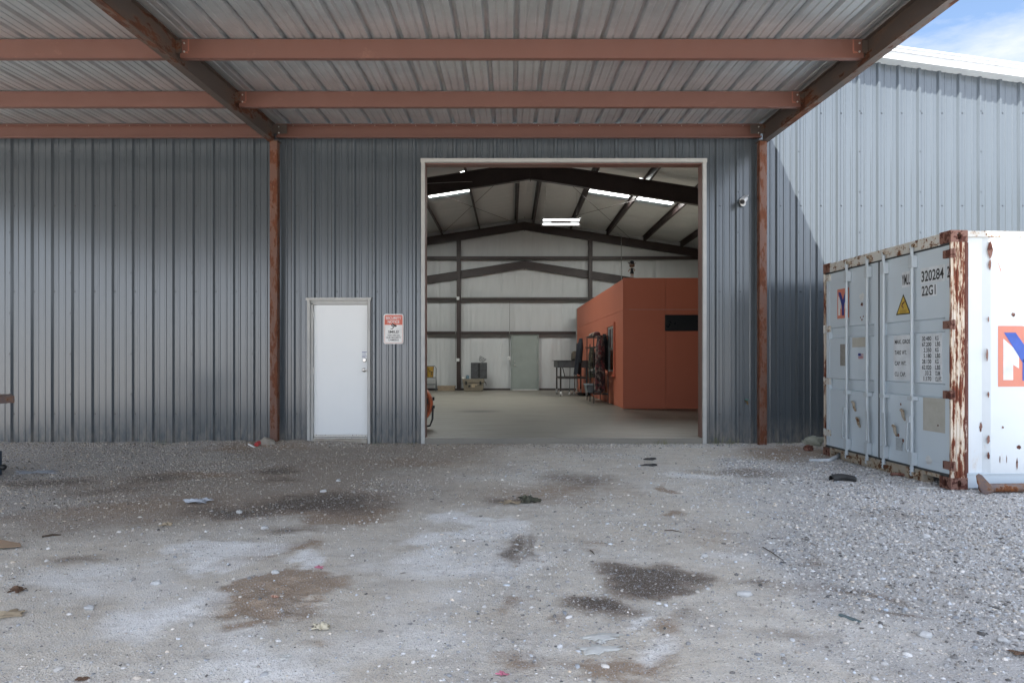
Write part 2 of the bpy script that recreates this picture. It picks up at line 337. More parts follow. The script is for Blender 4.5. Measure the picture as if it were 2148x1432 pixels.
def ground_mat():
    m, t, b = newmat('dirt_and_gravel'); v = coords(t); K = t.links.new
    a = N(t, 'ShaderNodeAttribute', attribute_name='soil'); s = N(t, 'ShaderNodeSeparateColor'); K(a.outputs['Color'], s.inputs[0])
    a2 = N(t, 'ShaderNodeAttribute', attribute_name='damp')
    nA = noise(t, v, 1.3, 8, 0.62); nB = noise(t, v, 7, 8, 0.7); nC = noise(t, v, 60, 6, 0.75); nD = noise(t, v, 260, 4, 0.7)
    nF = noise(t, coords(t, (0.8, 1.5, 1)), 11, 12, 0.8); nE = noise(t, coords(t, (0.7, 1.6, 1)), 5, 10, 0.75); vo = N(t, 'ShaderNodeTexVoronoi'); vo.inputs['Scale'].default_value = 95; K(v, vo.inputs['Vector'])
    c = mix(t, ramp(t, nB, 0.3, 0.7), (0.70, 0.63, 0.53), (0.58, 0.53, 0.46))
    c = mix(t, math_(t, 'MULTIPLY', ramp(t, nA, 0.4, 0.62), 0.6), c, (0.70, 0.68, 0.64))
    def thr(m_, lo, hi, k=0.55, n_=None):               # ragged edge: mask + noise
        q = math_(t, 'ADD', m_, math_(t, 'MULTIPLY', math_(t, 'SUBTRACT', n_ if n_ is not None else nB, 0.5), k)); return ramp(t, q, lo, hi)
    c = mix(t, math_(t, 'MULTIPLY', thr(a2.outputs['Fac'], 0.15, 0.8), 0.85), c, (0.29, 0.235, 0.185))
    c = mix(t, math_(t, 'MULTIPLY', thr(s.outputs[1], 0.16, 0.5, 0.95, nF), 0.85), c, (0.30, 0.205, 0.13))
    c = mix(t, math_(t, 'MULTIPLY', thr(s.outputs[2], 0.06, 0.5, 0.9, nE), 1.0), c, (0.90, 0.89, 0.87))
    c = mix(t, math_(t, 'MULTIPLY', ramp(t, nE, 0.5, 0.72), 0.4), c, (0.33, 0.265, 0.20))
    gg = thr(a.outputs['Alpha'], 0.3, 0.7)
    c = mix(t, gg, c, (0.50, 0.485, 0.47))
    c = mix(t, math_(t, 'MULTIPLY', thr(s.outputs[0], -0.02, 0.5, 0.9, nE), 0.75), c, (0.26, 0.195, 0.14))
    c = mix(t, math_(t, 'MULTIPLY', thr(s.outputs[0], 0.26, 0.72, 1.3, nF), 0.95), c, (0.095, 0.07, 0.052))
    # grit: light and dark grains
    st = ramp(t, vo.outputs['Distance'], 0.25, 0.5, (1, 1, 1), (0, 0, 0))
    hsel = N(t, 'ShaderNodeSeparateColor'); K(vo.outputs['Color'], hsel.inputs[0])
    pick = ramp(t, hsel.outputs[0], 0.62, 0.64)
    c = mix(t, math_(t, 'MULTIPLY', math_(t, 'MULTIPLY', st, pick), 0.55), c, mix(t, hsel.outputs[1], (0.62, 0.63, 0.65), (0.28, 0.28, 0.29)))
    c = mix(t, math_(t, 'MULTIPLY', ramp(t, nC, 0.52, 0.68), 0.45), c, (0.24, 0.21, 0.18))
    c = mix(t, math_(t, 'MULTIPLY', ramp(t, nD, 0.56, 0.66), 0.5), c, (0.72, 0.72, 0.73))
    K(c, b.inputs['Base Color']); b.inputs['Roughness'].default_value = 0.92; b.inputs['Specular IOR Level'].default_value = 0.25
    nG = noise(t, v, 130, 5, 0.8); c = mix(t, math_(t, 'MULTIPLY', ramp(t, nG, 0.55, 0.68), 0.35), c, (0.17, 0.15, 0.13)); c = mix(t, math_(t, 'MULTIPLY', ramp(t, nG, 0.33, 0.43, (1, 1, 1), (0, 0, 0)), 0.5), c, (0.8, 0.8, 0.79)); K(c, b.inputs['Base Color'])
    h = math_(t, 'ADD', math_(t, 'MULTIPLY', st, 0.5), math_(t, 'ADD', math_(t, 'MULTIPLY', nC, 0.9), math_(t, 'MULTIPLY', nD, 0.35)))
    bump(t, b, h, 0.75, 0.008); return m
finish('ground', me, ground_mat(), smooth=180, kind='structure')
def gz(x, y): return float(height(np.array([x]), np.array([y]))[0])

# loose stones over the dirt: one uncountable scatter
def stones():
    n = 480000
    X = rng.uniform(-8.3, 8.0, n); u = rng.uniform(0, 1, n); Y = 2.2 * (10.0 / 2.2) ** (u ** 0.75)
    keep = np.abs(X) < 0.80 * Y + 0.2; X = X[keep]; Y = Y[keep]
    d, b, w, g, dm = masks(X, Y)
    dens = 0.26 + 0.74 * g - 0.05 * w - 0.06 * b + 0.9 * np.clip((Y - 9.5) / .4, 0, 1) + 0.1 * dm
    dens = dens * (0.55 + 0.9 * fbm(X * 2.3, Y * 2.3, 3, 130)); k = rng.uniform(0, 1, len(X)) < dens
    X = X[k]; Y = Y[k]; g = g[k]; dk = np.maximum(d[k], 0); w = w[k]; dm = dm[k]; n = len(X)
    r = 0.0022 * np.exp(rng.normal(0, 0.55, n)) * (1 + 0.8 * g) * (0.75 + 0.06 * Y)
    big = rng.uniform(0, 1, n) < 0.02; r = r * (1 + .7 * np.clip((Y - 9.4) / .5, 0, 1) * (rng.uniform(0, 1, n) < .35)); r = np.where(big, r * rng.uniform(1.8, 3.6, n), r); r = np.clip(r, 0.0015, 0.015)
    ico = np.array([(0, 0, 1), (0.9, 0, 0.42), (0.28, 0.86, 0.42), (-0.73, 0.53, 0.42), (-0.73, -0.53, 0.42), (0.28, -0.86, 0.42), (0.73, 0.53, -0.42), (-0.28, 0.86, -0.42), (-0.9, 0, -0.42), (-0.28, -0.86, -0.42), (0.73, -0.53, -0.42)])
    tri = np.array([(0,1,2),(0,2,3),(0,3,4),(0,4,5),(0,5,1),(1,6,2),(2,6,7),(2,7,3),(3,7,8),(3,8,4),(4,8,9),(4,9,5),(5,9,10),(5,10,1),(1,10,6)])
    P = ico[None] * (1 + rng.uniform(-0.28, 0.28, (n, 11, 1))) * np.stack([rng.uniform(0.8, 1.5, n), rng.uniform(0.7, 1.1, n), rng.uniform(0.4, 0.8, n)], 1)[:, None] * r[:, None, None]
    a = rng.uniform(0, 6.28, n); ca, sa = np.cos(a)[:, None], np.sin(a)[:, None]
    x = P[..., 0] * ca - P[..., 1] * sa + X[:, None]; y = P[..., 0] * sa + P[..., 1] * ca + Y[:, None]
    z = P[..., 2] + (height(X, Y) + r * 0.18)[:, None]
    V = np.stack([x, y, z], -1).reshape(-1, 3); T = (tri[None] + (np.arange(n) * 11)[:, None, None]).reshape(-1, 3)
    me = npmesh('gravel', V, T)
    lum = np.clip(rng.normal(0.47, 0.2, n), 0.06, 0.85); lum = np.where(rng.uniform(0, 1, n) < 0.07, rng.uniform(0.65, 0.88, n), lum)
    lum = lum * (1 - 0.55 * np.clip(dk * 1.3, 0, 1) * (rng.uniform(0, 1, n) < 0.8)) * (1 - 0.3 * dm) + 0.15 * w
    warm = rng.normal(0.0, 0.05, n) + 0.035 + 0.10 * dm
    C = np.stack([lum * (1 + warm), lum, lum * (1 - warm * 1.2), np.ones(n)], 1)
    at = me.attributes.new('tone', 'FLOAT_COLOR', 'POINT'); at.data.foreach_set('color', np.repeat(C, 11, 0).ravel().astype(np.float32))
    m, t, b = newmat('gravel_stone'); a_ = N(t, 'ShaderNodeAttribute', attribute_name='tone')
    t.links.new(mix(t, math_(t, 'MULTIPLY', noise(t, coords(t), 300, 3), 0.5), a_.outputs['Color'], (0.2, 0.19, 0.18)), b.inputs['Base Color']); b.inputs['Roughness'].default_value = 0.85
    o = finish('gravel', me, m); tag(o, 'loose grey and white gravel scattered over the dirt yard', 'gravel', kind='stuff'); print('stones', n)
stones()

# ---------------------------------------------------------------- ribbed sheet profile
PITCH = 0.3055
def profile(x0, x1, xc0, hmaj=0.036, hmin=0.010):
    pts = [(x0, None), (x1, None)]; k0 = math.floor((x0 - xc0) / PITCH) - 1; k1 = math.ceil((x1 - xc0) / PITCH) + 1; full = []
    for k in range(k0, k1):
        c = xc0 + k * PITCH
        full += [(c - .036, 0), (c - .015, hmaj), (c + .015, hmaj), (c + .036, 0)]
        for q in (PITCH / 3, 2 * PITCH / 3): full += [(c + q - .018, 0), (c + q - .009, hmin), (c + q + .009, hmin), (c + q + .018, 0)]
    fx = np.array([p[0] for p in full]); fh = np.array([p[1] for p in full])
    out = [(x0, float(np.interp(x0, fx, fh)))] + [p for p in full if x0 + 1e-4 < p[0] < x1 - 1e-4] + [(x1, float(np.interp(x1, fx, fh)))]
    return out
WY = 10.11; RIBX = -2.99
PEAK = 0.53; SL = 0.155
def roofz(x, zp): return zp - SL * abs(x - PEAK)
# ---------------------------------------------------------------- warehouse
BX0, BX1, BY1 = -9.6, 10.6, 26.35
B = thing('warehouse', 'slate grey ribbed metal warehouse with a wide open bay and a white side door', 'warehouse', (PEAK, WY, 0))
def wallpiece(mb, xa, xb, z0, top):
    pr = profile(xa, xb, RIBX)
    ex = [p for p in pr]; n = len(ex); vs = []
    for x, h in ex: vs.append((x, WY - h, z0))
    for x, h in ex: vs.append((x, WY - h, top(x)))
    mb.add(vs, [(i, i+1, n+i+1, n+i) for i in range(n-1)])
w = MB(); roofzf = lambda x, z: z - .138 * abs(x - PEAK); gable = lambda x: roofzf(x, 6.47)
wallpiece(w, BX0, -3.07, -0.03, gable); wallpiece(w, -3.07, -2.13, 2.18, gable); wallpiece(w, -2.13, -1.33, -0.03, gable)
wallpiece(w, -1.33, 0.53, 4.27, gable); wallpiece(w, 0.53, 2.925, 4.27, gable); wallpiece(w, 2.925, BX1, -0.03, gable)
front = w.build('front_wall', m_wall, B)
s = MB(); k0 = int((BX0 - RIBX) / PITCH) + 1; k1 = int((BX1 - RIBX) / PITCH) - 1
def screw(mb, x, y, z, r=0.0105):
    mb.add([(x + r*math.cos(a), y, z + r*math.sin(a)) for a in [i*math.pi/3 for i in range(6)]] + [(x + r*.7*math.cos(a), y - 0.006, z + r*.7*math.sin(a)) for a in [i*math.pi/3 for i in range(6)]],
           [(i, (i+1) % 6, 6 + (i+1) % 6, 6+i) for i in range(6)] + [(6, 7, 8, 9, 10, 11)])
for k in range(k0, k1):
    x = RIBX + k * PITCH + 0.05
    for z in (0.45, 2.30, 3.6, 5.0):
        if z > gable(x) - .1: continue
        if -3.12 < x < -2.08 and z < 2.2: continue
        if -1.38 < x < 2.98 and z < 4.3: continue
        screw(s, x, WY, z)
    if k % 3 == 0:
        for z in np.arange(0.75, 6.2, 0.61):
            xx = RIBX + k * PITCH + 0.003
            if z > gable(xx) - .1 or (-3.12 < xx < -2.08 and z < 2.2) or (-1.38 < xx < 2.98 and z < 4.3): continue
            screw(s, xx, WY - 0.037, z, 0.009)
s.build('screw', m_screw, front, kind='stuff')
# inner liner, side and rear walls
def liner(x0, x1, z0, z1f, y, sgn, girts=(2.33, 3.66, 5.26)):
    xs_ = np.arange(x0, x1 + .001, 0.045); zs = np.linspace(0, 1, 90); X, T = np.meshgrid(xs_, zs)
    Zt = np.array([z1f(x) for x in xs_])[None]; Z = z0 + T * (Zt - z0)
    gd = np.min([np.abs(Z - g) for g in girts + (z0,)], axis=0); am = np.clip(gd / 0.35, 0, 1)
    D = am * (0.02 + 0.045 * (vn(X * 2.1, Z * 0.35, 3) - .5) + 0.03 * (vn(X * 7, Z * 0.5, 5) - .5) + 0.012 * (vn(X * 19, Z * 1.1, 6) - .5))
    seam = np.abs((X - 0.2) % 1.22 - 0.61) < 0.02; D = D - np.where(seam, 0.02, 0)
    return npmesh('rear_wall', np.stack([X.ravel() - PEAK, (y + sgn * D).ravel() - WY, Z.ravel()], 1), gridfaces(*X.shape))
innertop = lambda x: roofz(x, 6.84)
rear = finish('rear_wall', liner(BX0 + .1, BX1 - .1, 0.087, innertop, BY1, -1), m_insul, B, smooth=180)
for xx in (BX0 + 0.12, BX1 - 0.12):
    MB().box(xx - .02, xx + .02, WY + .2, BY1, 0.0, innertop(xx)).build('side_wall', m_insul, B)
    MB().box(xx + (-.1 if xx < 0 else .06), xx + (-.06 if xx < 0 else .1), WY + .01, BY1 + .1, -0.05, innertop(xx) + .1).build('side_cladding', m_wall, B)
MB().box(BX0 + .04, BX1 - .04, BY1 + .06, BY1 + .1, -0.05, 5.3).build('rear_cladding', m_wall, B)
fl = MB()
for xa, xb, z0 in ((BX0 + .1, -3.11, -.03), (-3.11, -2.09, 2.22), (-2.09, -1.36, -.03), (-1.36, 2.955, 4.32), (2.955, BX1 - .1, -.03)):
    pts = [(xa, z0), (xb, z0), (xb, innertop(xb) - .02)] + ([(PEAK, innertop(PEAK) - .02)] if xa < PEAK < xb else []) + [(xa, innertop(xa) - .02)]
    fl.prism(pts, lambda p, q: (p[0], WY + 0.17 + 0.03 * q, p[1]))
fl.build('front_wall_lining', m_insul, B)
MB().prism([(BX0 + .04, 5.31), (BX1 - .04, 5.31), (BX1 - .04, roofz(BX1, 6.94)), (PEAK, 6.94), (BX0 + .04, roofz(BX0, 6.94))], lambda p, q: (p[0], BY1 + .06 + .04 * q, p[1])).build('rear_gable', m_wall, B)
# roof: insulation underside, sheet, rake trim
SKY_Y = (18.7, 21.3); SKX = ((-4.05, -2.70), (-2.60, -1.28), (2.40, 3.72), (3.82, 5.12))
rz_in = lambda x: roofz(x, 6.86)
def roofside(xa, xb):
    xs_ = np.arange(xa, xb + .001, 0.06); ys_ = np.linspace(WY + .17, BY1, 170); X, Y = np.meshgrid(xs_, ys_)
    ph = ((X - PEAK - 0.33) if xa >= PEAK - .01 else (PEAK - 0.33 - X)) % 1.45; am = np.clip(np.minimum(ph, 1.45 - ph) / .3, 0, 1)
    D = am * (0.03 + 0.03 * (vn(X * 0.8, Y * 5, 8) - .5) + 0.02 * (vn(X, Y * 14, 9) - .5))
    Z = 6.86 - SL * np.abs(X - PEAK) - D
    Fc = gridfaces(*X.shape); cx = X.ravel()[Fc].mean(1); cyv = Y.ravel()[Fc].mean(1)
    hole = np.zeros(len(Fc), bool)
    for a, b in SKX: hole |= (cx > a) & (cx < b) & (cyv > SKY_Y[0]) & (cyv < SKY_Y[1])
    return npmesh('roof_insulation', np.stack([X.ravel() - PEAK, Y.ravel() - WY, Z.ravel()], 1), Fc[~hole])
for xa, xb in ((PEAK, BX1 - .1), (BX0 + .1, PEAK)): finish('roof_insulation', roofside(xa, xb), m_insul, B, smooth=180)
for sgn, xe in ((-1, BX0 - .15), (1, BX1 + .15)):
    r_ = MB(); cuts = sorted([q for q in SKX if (q[0] > PEAK) == (sgn > 0)]); segs = []
    def slab(x0, x1, y0, y1): r_.prism([(x0, roofz(x0, 6.94)), (x1, roofz(x1, 6.94)), (x1, roofz(x1, 6.97)), (x0, roofz(x0, 6.97))], lambda p, q: (p[0], (y0, y1)[q], p[1]))
    lo, hi = (min(PEAK, xe), max(PEAK, xe))
    slab(lo, hi, WY + .45, SKY_Y[0] - .003); slab(lo, hi, SKY_Y[1] + .003, BY1 + .3)
    c = lo
    for a, b in cuts + [(hi, hi)]:
        if a > c + .01: slab(c, a, SKY_Y[0], SKY_Y[1])
        c = b
    r_.build('roof_sheet', m_galv, B)
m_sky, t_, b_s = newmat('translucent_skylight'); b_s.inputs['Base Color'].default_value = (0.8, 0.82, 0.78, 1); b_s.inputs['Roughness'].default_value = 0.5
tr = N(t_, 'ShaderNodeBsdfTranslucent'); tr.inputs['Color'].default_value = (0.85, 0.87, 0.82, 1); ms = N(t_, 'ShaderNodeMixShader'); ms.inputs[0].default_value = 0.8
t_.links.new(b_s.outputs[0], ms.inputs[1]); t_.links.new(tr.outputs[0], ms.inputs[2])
em_ = N(t_, 'ShaderNodeEmission'); em_.inputs['Color'].default_value = (0.95, 1, 0.97, 1); em_.inputs['Strength'].default_value = 4.0  # emission stands in for daylight through the panel, raised to brighten the bay
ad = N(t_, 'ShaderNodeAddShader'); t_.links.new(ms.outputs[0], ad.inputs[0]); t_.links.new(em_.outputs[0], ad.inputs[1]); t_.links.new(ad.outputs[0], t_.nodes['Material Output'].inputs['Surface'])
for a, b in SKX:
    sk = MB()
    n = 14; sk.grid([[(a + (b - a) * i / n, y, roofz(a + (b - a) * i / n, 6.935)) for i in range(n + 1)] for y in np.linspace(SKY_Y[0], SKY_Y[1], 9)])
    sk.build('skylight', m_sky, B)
for sgn, xe in ((-1, BX0 - .15), (1, BX1 + .15)):
    tr_ = MB()
    for x0, x1 in ((PEAK, xe),):
        f = lambda zo, y0, y1, h: tr_.prism([(x0, roofzf(x0, zo)), (x1, roofzf(x1, zo)), (x1, roofzf(x1, zo) + h), (x0, roofzf(x0, zo) + h)], lambda p, q: (p[0], (y0, y1)[q], p[1]))
        f(6.447, WY - .19, WY - .175, .12); f(6.557, WY - .215, WY - .19, .05); f(6.607, WY - .23, WY + .2, .025); f(6.447, WY - .175, WY - .002, .012)
    tr_.build('rake_trim', m_whitetrim, B)
# bay opening trim, jambs, header
o_ = MB(); o_.box(-1.355, -1.300, WY - .05, WY + .012, -0.02, 4.300); o_.box(2.895, 2.950, WY - .05, WY + .012, -0.02, 4.300); o_.box(-1.362, 2.957, WY - .056, WY + .014, 4.245, 4.303)
o_.build('bay_trim', m_trim, B, bevel=.003)
j = MB(); j.box(-1.345, -1.297, WY + .014, WY + .21, 0.0, 4.30); j.box(2.892, 2.94, WY + .014, WY + .21, 0.0, 4.30); j.box(-1.345, 2.94, WY + .016, WY + .21, 4.235, 4.33)
j.build('bay_jamb', m_primer, B, bevel=.003)
# frames
m_frame = m_dark
def frame(y, depth, ztop, x0, x1, name='rafter', w_=.15):
    r_ = MB()
    for xa, xb in ((PEAK, x1), (x0, PEAK)):
        for a, b, hw in ((0, -.012, w_ / 2), (-.012, -depth + .012, .008), (-depth + .012, -depth, w_ / 2)):
            r_.prism([(xa, roofz(xa, ztop + a)), (xb, roofz(xb, ztop + a)), (xb, roofz(xb, ztop + b)), (xa, roofz(xa, ztop + b))], lambda p, q: (p[0], y + (hw if q else -hw), p[1]))
    r_.box(PEAK - .01, PEAK + .01, y - w_/2, y + w_/2, ztop - depth - .04, ztop)
    return r_.build(name, m_frame, B)
frame(18.2, .47, 6.655, BX0 + .3, BX1 - .3); frame(10.45, .47, 6.655, BX0 + .3, BX1 - .3); frame(26.12, .31, 6.655, BX0 + .3, BX1 - .3, w_=.12)
frame(26.22, .30, 5.16, -3.6, 6.2, 'brace_rafter', .08)
for y in (10.6, 18.2, 26.0):
    for x in (BX0 + .35, BX1 - .35):
        c = MB(); c.box(x - .15, x + .15, y - .1, y + .1, .087, roofz(x, 6.2)); c.build('wall_column', m_frame, B)
for x in (-2.04, 3.10, 7.6, -6.4):
    c = MB(); z1 = roofz(x, 6.35)
    c.box(x - .075, x + .075, 25.98, 25.992, .087, z1); c.box(x - .075, x + .075, 26.16, 26.172, .087, z1); c.box(x - .006, x + .006, 25.992, 26.16, .087, z1)
    c.build('rear_column', m_frame, B)
for z in (2.33, 3.66, 5.26):
    g_m = MB()
    for xa, xb in ((BX0 + .2, -6.49), (-6.32, -2.13), (-1.95, 3.01), (3.19, 7.51), (7.69, BX1 - .2)):
        g_m.box(xa, xb, 26.10, 26.11, z - .055, z + .055); g_m.box(xa, xb, 26.11, 26.28, z + .045, z + .055); g_m.box(xa, xb, 26.11, 26.28, z - .055, z - .045)
    g_m.build('girt', m_frame, B)
MB().box(BX0 + .2, -.02, 26.2, 26.3, .088, .15).box(1.11, BX1 - .2, 26.2, 26.3, .088, .15).build('base_angle', m_frame, B)
for sgn in (-1, 1):
    for k in range(6):
        x = PEAK + sgn * (.33 + 1.45 * k)
        if not BX0 + .3 < x < BX1 - .3: continue
        zt = roofz(x, 6.85); p_ = MB()
        p_.box(x - .004, x + .004, WY + .22, 26.25, zt - .19, zt - .005); p_.box(x - .004, x + .06, WY + .22, 26.25, zt - .2, zt - .19); p_.box(x - .06, x + .004, WY + .22, 26.25, zt - .012, zt - .004)
        p_.build('purlin', m_frame, B)
# cross bracing rods and a slack cable under the roof
cb = MB()
for xa, ya, xb, yb in ((0.0, 18.4, -2.7, 25.8), (-2.7, 18.4, 0.2, 25.8), (1.2, 18.4, 4.6, 25.8), (4.6, 18.4, 1.2, 25.8), (5.2, 18.4, 8.6, 25.8)):
    cb.tube([(xa, ya, roofz(xa, 6.6)), (xb, yb, roofz(xb, 6.6))], .007, 5)
cb.each('bracing_rod', m_frame, B)
sc = MB(); P = [(-2.9, 17.5, 5.85), (-1.6, 17.8, 6.0), (-.5, 18.6, 6.25), (.4, 19.5, 6.42)]
sc.tube(P, .006, 5); tag(sc.build('cable', m_trim), 'thin pale cable strung under the roof at upper left of the bay', 'cable')
# personnel door
pd = MB(); pd.box(-3.075, -3.035, WY - .045, WY + .03, 0, 2.165); pd.box(-2.160, -2.125, WY - .045, WY + .03, 0, 2.165); pd.box(-3.095, -2.11, WY - .05, WY + .032, 2.165, 2.205)
pd.box(-3.035, -2.995, WY - .01, WY + .11, 0, 2.13); pd.box(-2.175, -2.160, WY - .01, WY + .11, 0, 2.13); pd.box(-3.035, -2.160, WY - .01, WY + .11, 2.105, 2.165)
pd.build('door_frame', m_trim, B, bevel=.003)
MB().box(-3.0, -2.175, WY - .03, WY + .12, -.02, .075).build('door_sill', m_conc_raw, B, bevel=.008)
leaf = MB().box(-2.992, -2.178, WY + .028, WY + .07, .1, 2.102).build('entry_door', m_door, B, bevel=.003)
MB().box(-2.99, -2.18, WY + .012, WY + .027, .098, .135).box(-2.99, -2.18, WY + .004, WY + .026, .076, .09).build('door_sweep', m_steel, leaf)
def knob(x, y, z, parent, name, n=-1, r=.028):
    M_ = Matrix.Translation((x, y, z)) @ Matrix.Rotation(rad(90), 4, 'X')
    return MB().lathe([(r*1.15, 0), (r*1.15, .008), (r*.5, .012), (r*.45, .03), (r, .042), (r, .055), (r*.6, .064)], M_, 18).build(name, m_steel, parent, smooth=40)
knob(-2.225, WY + .028, 1.115, leaf, 'door_knob'); 
MB().lathe([(.032, 0), (.032, .012), (.026, .018), (.012, .019)], Matrix.Translation((-2.225, WY + .028, 1.265)) @ Matrix.Rotation(rad(90), 4, 'X'), 18).build('deadbolt', m_steel, leaf, smooth=40)
for z in (.35, 1.1, 1.95): MB().tube([(-2.997, WY + .02, z - .05), (-2.997, WY + .02, z + .05)], .008, 8).build('hinge', m_steel, leaf)
m_bluetext = mat('blue_print', (0.05, 0.08, 0.28), rough=.5)
st = MB()
for (z, w_) in ((1.385, .05), (1.375, .035), (1.345, .04), (1.318, .05), (1.310, .03)): st.box(-2.262 + .0, -2.262 + w_ * 1.5, WY + .0255, WY + .028, z, z + .006)
st.build('door_sticker', m_bluetext, leaf)
# rear door
rd = MB(); rd.box(0.0, .05, 26.13, 26.27, .087, 2.30); rd.box(1.04, 1.09, 26.13, 26.27, .087, 2.30); rd.box(.05, 1.04, 26.13, 26.27, 2.24, 2.30); rd.build('rear_door_frame', m_greydoor, B, bevel=.004)
rl = MB().box(.055, 1.035, 26.16, 26.21, .125, 2.235).build('rear_door', m_greydoor, B, bevel=.004)
knob(.14, 26.16, 1.06, rl, 'door_knob'); knob(.14, 26.16, 1.22, rl, 'deadbolt', r=.022)
for z in (.4, 1.2, 2.0): MB().tube([(1.037, 26.15, z - .06), (1.037, 26.15, z + .06)], .012, 8).build('hinge', m_steel, rl)
MB().box(.06, 1.03, 26.15, 26.158, .09, .12).build('door_sweep', m_white, rl)
# floor slab
sb = MB().box(BX0 + .05, BX1 - .05, WY + .25, BY1, -.1, .087).box(-1.30, 2.895, WY - .03, WY + .25, -.1, .085)
o = sb.build('concrete_floor', m_conc, kind='structure')

# ---------------------------------------------------------------- text
TXT = {}
def text_pts(s, bold=0.0):
    key = (s, bold)
    if key in TXT: return TXT[key]
    cu = bpy.data.curves.new('t', 'FONT'); cu.body = s; cu.size = 1; cu.offset = bold; cu.resolution_u = 4
    o = bpy.data.objects.new('t', cu); COL.objects.link(o); dg = bpy.context.evaluated_depsgraph_get(); dg.update()
    me = bpy.data.meshes.new_from_object(o.evaluated_get(dg)); vs = [tuple(v.co) for v in me.vertices]; fs = [tuple(p.vertices) for p in me.polygons]
    bpy.data.objects.remove(o); bpy.data.curves.remove(cu); bpy.data.meshes.remove(me); TXT[key] = (vs, fs); return TXT[key]
class TX:
    def __init__(s, name, m, parent, local=False): s.a = (name, m, parent, local)
def text(mb, s, org, u, v, wid, hei, bold=0.012, center=False, th=None):
    """letters filling a box wid x hei from org along u and v"""
    vs, fs = text_pts(s, bold); xs_ = [p[0] for p in vs]; ys_ = [p[1] for p in vs]; x0, x1, y0, y1 = min(xs_), max(xs_), min(ys_), max(ys_)
    org = Vector(org); u = Vector(u); v = Vector(v); tx = mb
    if isinstance(tx, TX): mb = MB()
    mb.add([org + u * ((p[0] - x0) / (x1 - x0) * wid - (wid / 2 if center else 0)) + v * ((p[1] - y0) / (y1 - y0) * hei) for p in vs], fs)
    if isinstance(tx, TX): mb.build(tx.a[0], tx.a[1], tx.a[2], local=tx.a[3])
def poly(mb, pts, org, u, v, n, off=0.001):
    org = Vector(org); u = Vector(u); v = Vector(v); n = Vector(n)
    mb.prism(pts, lambda p, q: org + u * p[0] + v * p[1] + n * (off if q else 0))
m_print = mat('black_print', (0.02, 0.02, 0.022), rough=.5); m_red = mat('faded_red_print', (0.62, 0.13, 0.08), (0.55, 0.12, 0.08), rough=.5)
m_signwhite = mat('white_sign_enamel', (0.78, 0.77, 0.75), rough=.35)
def rrect(w_, h_, r, n=5):
    o = []
    for cx, cyy, a0 in ((w_/2 - r, h_/2 - r, 0), (-w_/2 + r, h_/2 - r, 90), (-w_/2 + r, -h_/2 + r, 180), (w_/2 - r, -h_/2 + r, 270)):
        o += [(cx + r * math.cos(rad(a0 + 90 * i / n)), cyy + r * math.sin(rad(a0 + 90 * i / n))) for i in range(n + 1)]
    return o
SX, SZ, SY = -1.772, 1.733, WY - .034
sg = thing('security_sign', 'red and white security notice sign with rounded corners beside the white door', 'sign', (SX, SY, SZ - .225))
MB().prism(rrect(.300, .450, .03), lambda p, q: (SX + p[0], SY - .003 * q, SZ + p[1])).build('sign_plate', m_signwhite, sg)
U, V_, NN = (1, 0, 0), (0, 0, 1), (0, -1, 0)
bd = MB(); fy = SY - .0042; R1 = rrect(.272, .422, .022); R2 = rrect(.264, .414, .019); n = len(R1)
bd.add([(SX + p[0], fy, SZ + p[1]) for p in R1] + [(SX + p[0], fy, SZ + p[1]) for p in R2], [(i, (i+1) % n, n + (i+1) % n, n + i) for i in range(n)])
top = [(-.132, .062), (.132, .062)] + [p for p in R2 if p[1] > .08]
bd.add([(SX + p[0], fy - .0002, SZ + p[1]) for p in top], [tuple(range(len(top)))]); bd.build('red_border', m_red, sg)
wt = TX('white_lettering', m_signwhite, sg); text(wt, 'SECURITY', (SX, fy - .001, SZ + .143), U, V_, .235, .044, .02, True); text(wt, 'NOTICE', (SX, fy - .001, SZ + .086), U, V_, .175, .044, .02, True)
bt = TX('black_lettering', m_print, sg); text(bt, 'SMILE!', (SX, fy - .001, SZ - .062), U, V_, .165, .040, .015, True); text(bt, 'YOU ARE ON', (SX, fy - .001, SZ - .108), U, V_, .185, .024, .012, True)
text(bt, 'OUR SECURITY', (SX, fy - .001, SZ - .143), U, V_, .225, .024, .012, True); text(bt, 'CAMERAS', (SX, fy - .001, SZ - .178), U, V_, .155, .024, .012, True)
pc = MB()
for pts in ([(-.03, .072), (-.022, .086), (.052, .052), (.044, .036), (.02, .032)], [(-.034, .066), (.014, .030), (.006, .020), (-.040, .052)], [(-.01, .028), (.002, .022), (-.012, -.002), (-.045, -.002), (-.045, .008), (-.018, .010)]):
    pc.add([(SX + p[0], fy - .0012, SZ + p[1]) for p in pts], [tuple(range(len(pts)))])
pc.build('camera_pictogram', m_print, sg)

# security camera
scam = thing('security_camera', 'white bullet security camera on the ribbed wall right of the bay', 'camera', (3.47, WY - .03, 3.55))
ax = Vector((-.52, -.74, -.42)).normalized(); c0 = Vector((3.475, WY - .16, 3.645)); Mq = Matrix.Translation(c0) @ ax.to_track_quat('Z', 'Y').to_matrix().to_4x4()
MB().lathe([(.03, -.1), (.036, -.085), (.038, .07), (.04, .085), (.04, .1)], Mq, 20).build('camera_body', m_white, scam, smooth=40)
MB().lathe([(.036, .1), (.034, .104), (.02, .1055)], Mq, 20).build('lens_face', m_black, scam, smooth=40)
hd = MB(); hd.obox(c0 + Vector((0, 0, .038)), .075, .078, .008, ax.to_track_quat('Y', 'Z').to_matrix()); hd.obox(c0 + Vector((0, 0, .04)) - ax * .0, .08, .23, .006, ax.to_track_quat('Y', 'Z').to_matrix()); hd.build('sun_shield', m_white, scam, bevel=.002)
